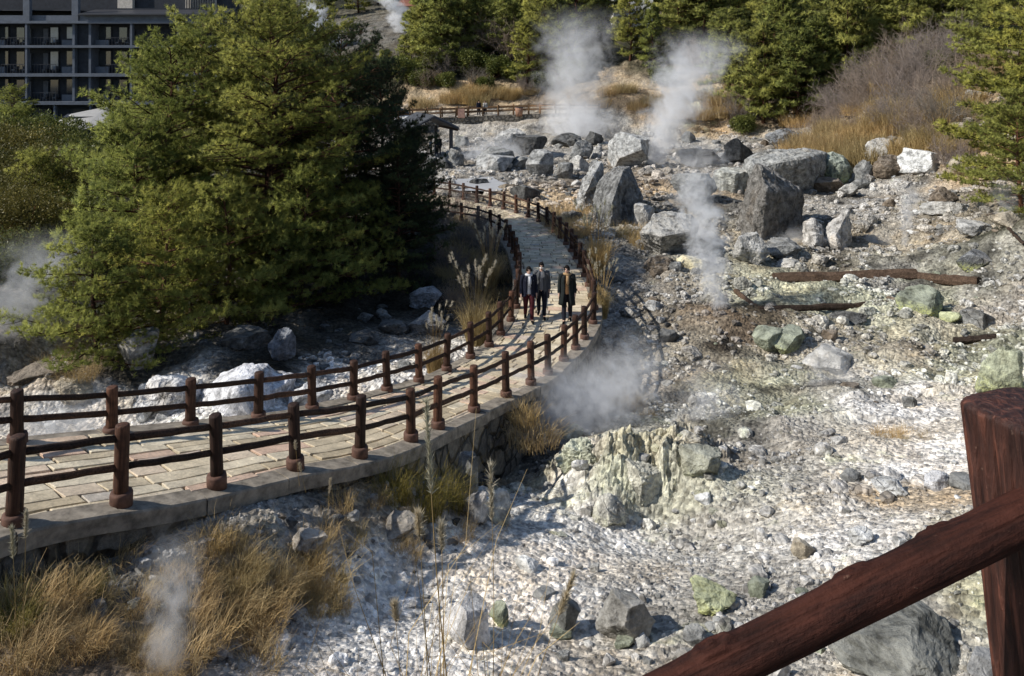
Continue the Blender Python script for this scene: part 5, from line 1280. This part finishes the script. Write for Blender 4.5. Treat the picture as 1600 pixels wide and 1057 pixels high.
o = empty('bench', ((652-800)*66.5/F, 66.5, bz), 'pale low table bench under the open shelter', 'bench'); b.box((0,0,.5), (1.6,.6,.08)); b.build('seat', M['white'], o); b = MB(); b.box((-.6,0,.23), (.12,.5,.46)); b.build('leg', M['backwall'], o); b = MB(); b.box((.6,0,.23), (.12,.5,.46)); b.build('leg', M['backwall'], o)
shelter((((606-800)*86/F), 86, CZ-(198-YH)*86/F), 4.6, 5.0, 1.0, 1.2, R_(-50), 'second ribbed roof further back, seen above the pines')
WT = empty('white_canopy', tuple(pw(640, 194, 84)), 'white sheet-covered canopy beside the further ribbed roof', 'canopy')
b = MB(); b.add(np.array([[-1.6,-1,.7],[1.7,-1,.55],[1.6,1,.75],[-1.2,1,1.0],[-1.6,-1,0],[1.7,-1,0],[1.6,1,0],[-1.2,1,0]]), [[0,1,2,3],[4,5,1,0],[5,6,2,1],[6,7,3,2],[7,4,0,3]]); b.build('cover', M['white'], WT)

# ------------------------------------------------------------------ planks, pools, pipe
def beam(px0, py0, px1, py1, wd, th, mat, label, name='plank', cat='plank', group=None, lift=.06):
    a = hit(px0, py0); c = hit(px1, py1); a[2] = H1(a[0], a[1])+lift; c[2] = H1(c[0], c[1])+lift
    b = MB(); t = np.linspace(0, 1, 14)[:,None]; P = (a*(1-t)+c*t) - a; P[:,2] += RNG.normal(0, .015, 14)
    b.tube(P, .5, 8, True, ell=(wd, th), jit=.12); o = b.build(name, M[mat], None); o.location = a; return tag(o, label, cat, group)
M['oldwood'] = mat_wood('old_gutter_wood', (.022,.016,.013), (.11,.08,.06), .9, .8, .1, .02, False)
beam(1208, 440, 1432, 434, .5, .55, 'oldwood', 'long dark broken gutter board across the right middle basin')
beam(1215, 444, 1330, 436, .12, .12, 'oldwood', 'short reddish board lying against the long gutter board')
beam(1150, 458, 1180, 484, .22, .16, 'oldwood', 'broken dark board lying slanted beside the cream pool')
beam(1436, 436, 1530, 444, .35, .4, 'oldwood', 'dark board continuing right of the long gutter board')
beam(1490, 536, 1560, 530, .26, .2, 'oldwood', 'dark splintered board stub near the green-stained crag')
beam(1185, 488, 1400, 478, .2, .25, 'oldwood', 'thin board edging the front of the cream pool')
beam(1575, 378, 1600, 404, .12, .12, 'oldwood', 'thin tilted stake at the right edge of the flat', lift=.5)
def pool(pts, mat, label, lift=.05, name='pool'):
    P = [hit(x, y) for x, y in pts]; z = np.mean([H1(p[0], p[1]) for p in P]) + lift; c = np.mean(P, 0); Q = []
    n = len(P)
    for i in range(n):
        for t in np.linspace(0, 1, 8, endpoint=False):
            q = P[i]*(1-t)+P[(i+1) % n]*t; q = c + (q-c)*(1+.10*float(vnoise([q[0]*2], [q[1]*2])[0])); Q.append([q[0], q[1], z])
    m = len(Q); V = np.array(Q+[[c[0], c[1], z]]); T = np.array([[m, i, (i+1) % m] for i in range(m)])
    o = npmesh(name, V, T, mat=mat); return tag(o, label, kind='structure')
_mp = None #('cream_sinter', (.55,.54,.44), .5, 3, .15, .4, .01); mp2 = mat_plain('milky_green_water', (.40,.42,.27), .15, 2, .2, .5, .0); mp3 = mat_plain('milky_blue_water', (.48,.53,.56), .12, 2, .12, .5, .0)
pool([(700,285),(770,282),(800,292),(780,302),(700,300)], mat_plain('grey_mud', (.42,.42,.42), .6, 2, .1), 'smooth grey mud flat behind the fence bend', .10)
pb = beam(738, 760, 766, 764, .26, .26, 'metal', 'dark drain pipe end sticking out under the path wall', 'pipe', 'pipe', lift=.15)

# ------------------------------------------------------------------ people
SK = mat_plain('skin', (.56,.36,.27), .55, 30, .08, .35, .001)
def cloth(name, c): return mat_plain(name, c, .9, 60, .25, .15, .004)
HAIR = cloth('black_hair', (.012,.010,.009)); EYE = mat_plain('eye_dark', (.01,.01,.01), .3)
def lerp(a, b, t): return a + (b-a)*t
def person(loc, rz, label, coat, coat_len, top, trousers, scarf=None, stride=.5, h=1.72, group=None, arm=(.10,.06), open_=.5, shoe=(.02,.018,.016), mask=False, look=0.0, hood=None):
    """figure facing local -Y; feet on z=0"""
    k = h/1.72; root = empty('person', loc, label, 'person', group, rz); root.scale = (k,)*3
    A = lambda *p: np.array(p, float)
    st = stride*.30
    hipz = .90 - .02*stride
    J = dict(pel=A(0,0,hipz), sp1=A(0,.0,1.08), ch=A(0,-.01,1.28), nk=A(0,.0,1.44), hd=A(0,-.02,1.54))
    # legs: left leg (x>0) steps forward
    L = {}
    for s, f in ((1, 1), (-1, -1)):
        hip = A(.09*s, 0, hipz-.04); an = A(.085*s, -st*f*.9 + (.04 if f < 0 else 0), .09 + (.05*stride if f < 0 else 0)); kn = (hip+an)/2 + A(.005*s, -.06*stride - (.07*stride if f < 0 else 0), .0)
        toe = an + A(.02*s, -.17, -.055 if f > 0 else -.075)
        L[s] = (hip, kn, an, toe)
    Ar = {}
    for s, f in ((1, -1), (-1, 1)):
        sh = A(.185*s, .0, 1.375); el = A(.235*s, .03 - .10*f*arm[0]*5*.5, 1.10); wr = A(.245*s, -.04 - .16*f*arm[1]*5*.5, .87); Ar[s] = (sh, el, wr)
    # continuous body by skin modifier
    V, E, Rd = [], [], []
    def nv(p, r, par=None):
        V.append(tuple(p)); Rd.append(r); i = len(V)-1
        if par is not None: E.append((par, i))
        return i
    p0 = nv(J['pel'], .125); p1 = nv(J['sp1'], .115, p0); p2 = nv(J['ch'], .135, p1); p3 = nv(A(0,0,1.385), .085, p2); p4 = nv(J['nk'], .055, p3); p5 = nv(J['hd'], .06, p4); p6 = nv(A(0,-.02,1.66), .05, p5)
    for s in (1, -1):
        hip, kn, an, toe = L[s]; a = nv(hip, .085, p0); a = nv(lerp(hip, kn, .5), .074, a); a = nv(kn, .055, a); a = nv(lerp(kn, an, .4), .050, a); a = nv(an, .034, a); nv(toe, .03, a)
        sh, el, wr = Ar[s]; a = nv(sh, .055, p3 if 0 else p2); a = nv(lerp(sh, el, .6), .042, a); a = nv(el, .037, a); a = nv(wr, .024, a); a = nv(wr + A(0,-.01,-.045), .026, a); w = nv(wr + A(0,-.015,-.085), .024, a)
        for q in range(4):
            fx = (-.024+.016*q); l = (.075,.085,.08,.062)[q]
            f1 = nv(V[w] + A(.004*s, fx, -.02), .009, w); f2 = nv(V[f1] + A(0,-.004,-l*.5), .0085, f1); nv(V[f2] + A(-.012*s,-.004,-l*.45), .007, f2)
        t1_ = nv(V[a] + A(-.005*s,-.032,-.01), .010, a); nv(V[t1_] + A(-.006*s,-.018,-.035), .008, t1_)
    me = bpy.data.meshes.new('body'); me.from_pydata(V, E, []); body = link(bpy.data.objects.new('body', me)); body.parent = root; me.materials.append(SK)
    sk_ = body.modifiers.new('skin', 'SKIN'); sk_.use_smooth_shade = True
    for i, r in enumerate(Rd): me.skin_vertices[0].data[i].radius = (r, r*(.75 if i in (p0, p1, p2) else 1))
    me.skin_vertices[0].data[0].use_root = True
    sb = body.modifiers.new('sub', 'SUBSURF'); sb.levels = 1; sb.render_levels = 2
    # head with face
    P, T = ICO[4]; Hd = P.copy(); Hd *= [.078, .098, .118]
    yy, zz, xx = P[:,1], P[:,2], P[:,0]
    Hd[:,0] *= 1 - .22*np.clip(-zz, 0, 1)                      # jaw narrows
    Hd[:,1] += -.014*np.exp(-((zz+.62)**2/.04 + xx**2/.10))*(yy < 0)   # chin
    Hd[:,1] += -.026*np.exp(-((zz+.10)**2/.030 + xx**2/.018))*(yy < 0)  # nose
    Hd[:,1] += .012*np.exp(-((zz-.12)**2/.012 + (np.abs(xx)-.38)**2/.03))*(yy < 0) # eye sockets
    Hd[:,1] += -.008*np.exp(-((zz+.40)**2/.006 + xx**2/.05))*(yy < 0)  # lips
    hc = A(0,-.025,1.585)
    hd = npmesh('head', Hd, T, mat=SK, parent=body, smooth=True); hd.location = hc; hd.rotation_euler = (0.06, 0, look)
    for s in (-1, 1):
        b = MB(); b.tube([[s*.030,-.090,.014],[s*.030,-.084,.014]], .011, 8, True, ell=(1.4,.7)); b.build('eye', EYE, hd)
        b = MB(); b.tube([[s*.076,.0,.02],[s*.082,.008,.0],[s*.076,.0,-.025]], [.012,.016,.008], 6, True, ell=(.6,1)); b.build('ear', SK, hd, True)
        b = MB(); b.tube([[s*.014,-.098,.034],[s*.046,-.088,.036]], .004, 5, True); b.build('eyebrow', HAIR, hd)
    b = MB(); b.tube([[-.022,-.096,-.050],[0,-.101,-.052],[.022,-.096,-.050]], .0045, 6, True); b.build('mouth', mat_plain('lips', (.38,.16,.13), .5), hd, True)
    if mask:
        q = P*[.080,.101,.120]; sel = np.array([t for t in T if (P[t,1].mean() < -.35 and -.75 < P[t,2].mean() < -.02)]); q[:,0] *= 1-.22*np.clip(-zz, 0, 1); q[:,1] -= .012*np.exp(-((zz+.25)**2/.05 + xx**2/.06))
        if len(sel): npmesh('face_mask', q, sel, mat=M['white'], parent=hd, smooth=True)
    q = P*[.088,.108,.128]*(1+.035*fbm(P[:,0]*4, P[:,1]*4, P[:,2]*4, 2, 3))[:,None]; q[:,2] += .008
    cen = P[T].mean(1); sel = T[(cen[:,2] > .38) | ((cen[:,1] > -.12) & (cen[:,2] > -.42)) | ((np.abs(cen[:,0]) > .62) & (cen[:,2] > -.05))]
    ha = npmesh('hair', q, sel, mat=HAIR, parent=hd, smooth=True); so_ = ha.modifiers.new('s', 'SOLIDIFY'); so_.thickness = .012
    # trousers and shoes
    for s in (1, -1):
        hip, kn, an, toe = L[s]; b = MB(); tp = A(.07*s, .0, hipz+.03)
        b.tube([tp, hip, lerp(hip, kn, .5), kn, lerp(kn, an, .5), an + A(0,.0,.01)], [.10,.105,.092,.072,.064,.056], 14, False); b.build('trouser_leg', trousers, body, True)
        b = MB(); b.tube([an+A(0,.075,-.045), an+A(0,.05,-.035), an+A(0,-.03,-.03), lerp(an, toe, .6), toe, toe+A(0,-.045,-.01)], [.02,.042,.046,.042,.036,.016], 10, True, ell=(.95,.85)); b.build('shoe', cloth('shoe_leather', shoe), body, True)
    # top
    b = MB(); b.tube([A(0,0,.86), A(0,0,.93), A(0,0,1.1), A(0,-.01,1.28), A(0,0,1.39), A(0,0,1.43)], [.155,.158,.148,.160,.13,.07], 20, False, ell=(1.15,.80)); b.build('sweater', top, body, True)
    # coat: open-fronted loft
    n = 26; zs = [1.425,1.40,1.34,1.25,1.12,1.0,.9] + list(np.linspace(.82, coat_len, 4)); rx = [.085,.155,.205,.205,.195,.200,.210]; rx += [.215+.012*i for i in range(1, 5)]; ry = [.085,.105,.13,.145,.140,.145,.155] + [.16+.012*i for i in range(1, 5)]
    V, Q = [], []
    for i, z in enumerate(zs):
        op = open_*(.25 + .9*(i/len(zs)))*.9; ang = np.linspace(-math.pi/2+op, 3*math.pi/2-op, n)
        wv = 1+.03*np.sin(ang*5+i*.4)*(i/len(zs))
        for a, w in zip(ang, wv): V.append([rx[i]*math.cos(a)*w, ry[i]*math.sin(a)*w + .01 + (0.03*stride*(z < .9)), z])
    m = len(zs); i = np.arange(m-1)[:,None]*n; j = np.arange(n-1)[None]; Q = np.stack([i+j, i+j+1, i+n+j+1, i+n+j], -1).reshape(-1, 4)
    c = npmesh('coat', np.array(V), Q, mat=coat, parent=body, smooth=True); so_ = c.modifiers.new('s', 'SOLIDIFY'); so_.thickness = .022; so_.offset = 1
    for s in (1, -1):
        sh, el, wr = Ar[s]; b = MB(); b.tube([sh+A(-.06*s,0,.035), sh+A(.0,0,.015), lerp(sh, el, .5), el, lerp(el, wr, .6), wr+A(0,0,-.0)], [.055,.078,.066,.058,.052,.048], 12, False); b.build('sleeve', coat, body, True)
        b = MB(); b.tube([A(.05*s,-.06,1.445), A(.085*s,-.115,1.38), A(.09*s,-.15,1.27), A(.075*s,-.165,1.16)], [.018,.024,.022,.008], 6, True, ell=(1.5,.5)); b.build('lapel', coat, body, True)
    if scarf:
        b = MB(); a = np.linspace(0, 2*math.pi, 16); b.tube([[.085*math.cos(t), .085*math.sin(t)-.01, 1.445+.012*math.sin(2*t)] for t in a], .040, 9, False)
        b.tube([A(.02,-.10,1.43), A(.03,-.155,1.33), A(.035,-.175,1.2), A(.035,-.17,1.10)], [.035,.04,.042,.04], 8, True, ell=(1.1,.5)); b.build('scarf', scarf, body, True)
    return root
cN = cloth('navy_coat', (.012,.014,.026)); cG = cloth('grey_coat', (.085,.088,.095)); cK = cloth('black_coat', (.016,.020,.020)); cL = cloth('light_grey_sweater', (.33,.34,.37)); cM = cloth('grey_sweater', (.17,.175,.19)); cB = cloth('brown_sweater', (.17,.095,.045)); cW = cloth('maroon_trousers', (.075,.018,.022)); cT = cloth('dark_trousers', (.014,.015,.022)); cS = cloth('tan_scarf', (.38,.25,.13)); cWh = cloth('white_scarf', (.62,.62,.64))
def pathz(x, y):
    j = int(((CEN[:, :2]-[x, y])**2).sum(1).argmin()); return float(CEN[j, 2]) + .018
def onpath(px, py, z=-.05):
    p = PZ(px, py, z); zz = pathz(p[0], p[1]); p = PZ(px, py, zz); return (p[0], p[1], pathz(p[0], p[1]))
person(onpath(826, 501), .06, 'walking person in a navy coat, light grey sweater, white scarf and maroon trousers', cN, .80, cL, cW, cWh, .8, 1.71, look=.1)
person(onpath(846, 495), -.05, 'walking person in a grey coat and grey sweater wearing a white face mask', cG, .62, cM, cT, None, .7, 1.75, mask=True)
person(onpath(886, 502), -.12, 'walking person in a long black coat with tan scarf and brown sweater', cK, .52, cB, cT, cS, -.6, 1.76, look=-.15)
person(tuple(upath(748, 87.3, 2.12)), .4, 'distant person in dark blue clothes on the upper path', cN, .8, cN, cT, None, .4, 1.75)
person(tuple(upath(758, 87.6, 2.12)), -.3, 'distant person in a pale jacket on the upper path', cloth('pale_coat', (.42,.40,.36)), .8, cM, cT, None, -.4, 1.7)
pz = CZ-(243-YH)*66.5/F
person(((686-800)*66.5/F, 66.5, pz), .5, 'person in black clothes standing beside the post of the open shelter', cK, .75, cK, cT, None, .2, 1.72)
person(((673-800)*67.2/F, 67.2, CZ-(243-YH)*67.2/F), 1.2, 'person in a light blue jacket under the open shelter', cloth('blue_coat', (.22,.27,.36)), .8, cM, cT, None, .1, 1.45)

# ------------------------------------------------------------------ steam
def steam(px, py, d, height, r0, r1, lean, dens, label, seed=0, scale=1.0, sway=.25, thr=.42, flat=1.0, group=None, fade=.55, base=None):
    """volume plume: its own domain mesh around a leaning column; height, radii in metres"""
    x = (px-800)*d/F; g = H1(x, d) if base is None else base
    Rm = max(r0, r1)*1.05 + abs(sway)*.5; hw = Rm
    b = MB(); n = 10; t = np.linspace(0, 1, n)
    P = np.array([[lean[0]*s, lean[1]*s, height*s-.05] for s in t]); rr = (r0*(1-t)+r1*t)*1.15 + sway*.6*np.minimum(t*3, 1) + .02
    b.tube(P, rr, 14, True, ell=(1, flat)); m = N('steam')
    o = b.build('steam_plume', None, None); o.location = (x, d, g); o.rotation_euler = (0,0,0)
    # column tubes grow along z: horizontal ellipse
    C = m.coord('Object'); sp = m.n('ShaderNodeSeparateXYZ', i={0: C}); X_, Y_, Z_ = sp.outputs
    tz = m.math('DIVIDE', Z_, height, clamp=True)
    P0 = m.n('ShaderNodeVectorMath', operation='ADD', i={0: C, 1: (seed*7.7, seed*3.1, 0)}).outputs[0]
    sw = m.n('ShaderNodeTexNoise', i={'Vector': m.n('ShaderNodeMapping', i={'Vector': P0, 'Scale': (.15, .15, 1)}).outputs[0], 'Scale': 1.1/scale, 'Detail': 2.0})
    sc = m.n('ShaderNodeSeparateXYZ', i={0: sw.outputs[1]})
    amp = m.math('MULTIPLY', m.math('MINIMUM', m.math('MULTIPLY', tz, 3.0), 1.0), sway*2.2)
    dx = m.math('SUBTRACT', m.math('SUBTRACT', X_, m.math('MULTIPLY', tz, lean[0])), m.math('MULTIPLY', m.math('SUBTRACT', sc.outputs[0], .5), amp))
    dy = m.math('DIVIDE', m.math('SUBTRACT', m.math('SUBTRACT', Y_, m.math('MULTIPLY', tz, lean[1])), m.math('MULTIPLY', m.math('SUBTRACT', sc.outputs[1], .5), amp)), flat)
    rad = m.math('SQRT', m.math('ADD', m.math('MULTIPLY', dx, dx), m.math('MULTIPLY', dy, dy)))
    R0 = m.math('ADD', m.math('MULTIPLY', tz, r1-r0), r0)
    q = m.math('SUBTRACT', 1.0, m.math('DIVIDE', rad, R0), clamp=True)
    nz = m.n('ShaderNodeTexNoise', i={'Vector': P0, 'Scale': 1.5/scale, 'Detail': 5.0, 'Roughness': .62, 'Distortion': 1.2}).outputs[0]
    f = m.math('MULTIPLY', m.math('SUBTRACT', m.math('ADD', m.math('MULTIPLY', nz, 1.35), m.math('MULTIPLY', q, .45)), thr+.42), 3.2, clamp=True)
    f = m.math('MULTIPLY', f, m.math('MULTIPLY', q, 2.5, clamp=True))
    fd = m.math('MULTIPLY', m.mapr(tz, 1.0, fade, 0, 1, True), m.mapr(tz, 0.0, .04, 0, 1))
    fd = m.math('MULTIPLY', fd, m.mapr(tz, 0, 1, 1.0, .55))
    f = m.math('MULTIPLY', m.math('MULTIPLY', f, fd), dens)
    v = m.n('ShaderNodeVolumePrincipled', i={'Color': (.97, .975, .985, 1), 'Anisotropy': .0, 'Density': f})
    oo = m.n('ShaderNodeOutputMaterial'); m.t.links.new(v.outputs[0], oo.inputs[1])
    m.m.volume_intensity if False else None
    o.data.materials.append(m.m)
    return tag(o, label, 'steam', group)
steam(1122, 500, 26.5, 5.4, .6, 1.6, (-.9, .2), 3.4, 'narrow curling column of white steam rising from the middle basin', 1, .7, .45)
steam(1022, 262, 62, 11.5, 2.2, 5.2, (4.6, 1), .95, 'tall dense steam plume rising right of the rounded pale boulder', 2, 2.0, 1.3, .38)
steam(895, 196, 83, 13.5, 4.4, 6.4, (.6, 0), .34, 'tall hazy steam plume behind the boulder pile', 3, 2.6, 1.5, .36)
steam(905, 205, 80, 4.0, 6.0, 4.6, (.4, 0), .95, 'low white steam burst at the foot of the hazy tall plume', 4, 1.4, .5, .40, fade=.3)
steam(765, 262, 64, 2.8, 3.8, 4.0, (.8, 0), 1.1, 'low steam haze between the shelter and the boulder pile', 5, 1.4, .5, .38, flat=.6, fade=.2)
steam(1085, 255, 62, 2.4, 3.4, 3.6, (.8, 0), 1.1, 'low steam drifting over the dark jagged boulder', 6, 1.3, .4, .38, flat=.6, fade=.2)
steam(865, 690, 18.9, 1.9, 2.6, 3.2, (.5, .2), 2.6, 'billowing steam rolling over the ravine beside the path', 7, .55, .35, .40, flat=.5, fade=.25, base=-1.1)
steam(925, 668, 19.3, 2.2, 1.9, 2.6, (.4, .3), 1.6, 'bright bank of steam hugging the shaded side of the path bend', 21, .7, .4, .40, flat=.5, fade=.2, base=-1.2)
steam(975, 650, 20.6, 2.1, 1.3, 1.7, (.3, .4), 2.2, 'thin steam in the ravine right of the billowing one', 8, .55, .35, .42, flat=.6, fade=.25)
steam(258, 1035, 7.75, 1.45, .26, .56, (-.02, .25), 2.2, 'thin wisp of steam rising in front of the retaining wall at the lower left', 9, .30, .12, .40, fade=.4)
steam(10, 600, 20.5, 2.9, 1.6, 1.9, (.9, .5), 1.0, 'steam drifting up in front of the bushes at the left edge', 10, .9, .5, .40, fade=.4)
steam(90, 690, 17.2, 1.0, 2.0, 2.2, (.3, .2), 1.6, 'low steam over the milky stream beyond the left fence', 11, .5, .3, .42, flat=.5, fade=.2)
steam(1412, 432, 34.5, 3.3, .22, .85, (.5, .3), 3.0, 'thin steam wisp rising from the yellow vent by the gutter board', 12, .6, .3, .42)
steam(1365, 404, 36, 1.0, 1.0, 1.4, (.5, .2), 1.8, 'low steam in the shadow of the horned boulder', 13, .6, .3, .42, flat=.5, fade=.2)
steam(1100, 660, 18.5, 1.7, 1.3, 1.5, (.3, .3), 1.6, 'faint steam over the hollow right of the ravine', 14, .6, .3, .42, flat=.5, fade=.2)
steam(1290, 600, 20.6, 1.3, 1.2, 1.4, (.5, .3), 1.4, 'faint steam around the pale peaked rock', 15, .6, .3, .43, flat=.5, fade=.2)
steam(520, 40, 140, 9.5, 3.0, 4.0, (-5, 0), 1.8, 'thick far steam cloud at the top edge behind the pines, left one', 16, 2.6, 1.6, .38, base=8.0+(100-75)*140/1200)
steam(630, 45, 146, 8.5, 2.4, 4.0, (-3, 0), 1.8, 'thick far steam cloud at the top edge behind the pines, right one', 17, 2.6, 1.6, .38, base=8.0+(100-52)*146/1200)
steam(1240, 362, 36, 1.2, 1.4, 1.6, (.4, 0), 1.6, 'low steam at the foot of the huge leaning boulder', 18, .6, .3, .42, flat=.4, fade=.2)
steam(1560, 395, 31, 2.4, .7, 1.1, (.6, .2), 1.3, 'faint steam behind the smooth dark dome boulder', 19, .7, .3, .42, flat=.5, fade=.3)
# ------------------------------------------------------------------ camera, light
cam = bpy.data.cameras.new('camera'); co = link(bpy.data.objects.new('camera', cam))
co.location = (0, 0, CZ); co.rotation_euler = (math.pi/2, 0, 0)
cam.sensor_width = 36; cam.lens = F/1600*36; cam.shift_y = -(528.5-YH)/1600; cam.clip_end = 2000; cam.clip_start = .05
scene.camera = co
SD = Vector((-.955, -.24, math.tan(R_(37)))).normalized()
su = bpy.data.lights.new('sun', 'SUN'); su.energy = 5.0; su.angle = R_(.53); su.color = (1, .95, .87)
so = link(bpy.data.objects.new('sun', su)); so.rotation_euler = SD.to_track_quat('Z', 'Y').to_euler(); so.location = (0,0,60)
w = bpy.data.worlds.new('World'); scene.world = w; w.use_nodes = True
nt = w.node_tree; sk = nt.nodes.new('ShaderNodeTexSky'); sk.sky_type = 'NISHITA'; sk.sun_disc = False
sk.sun_elevation = math.asin(SD.z); sk.sun_rotation = math.atan2(SD.x, SD.y); sk.altitude = 700; sk.air_density = 1.0; sk.dust_density = .6
bg = nt.nodes['Background']; nt.links.new(sk.outputs[0], bg.inputs[0]); bg.inputs[1].default_value = .12
scene.view_settings.view_transform = 'Standard'; scene.view_settings.look = 'None'; scene.view_settings.exposure = 0; scene.view_settings.gamma = 1
scene.render.engine = 'CYCLES'
cy = scene.cycles
cy.max_bounces = 7; cy.diffuse_bounces = 3; cy.glossy_bounces = 2; cy.transmission_bounces = 3; cy.transparent_max_bounces = 12; cy.volume_bounces = 3
cy.use_denoising = True; cy.caustics_reflective = False; cy.caustics_refractive = False
cy.use_adaptive_sampling = True; cy.adaptive_threshold = .02
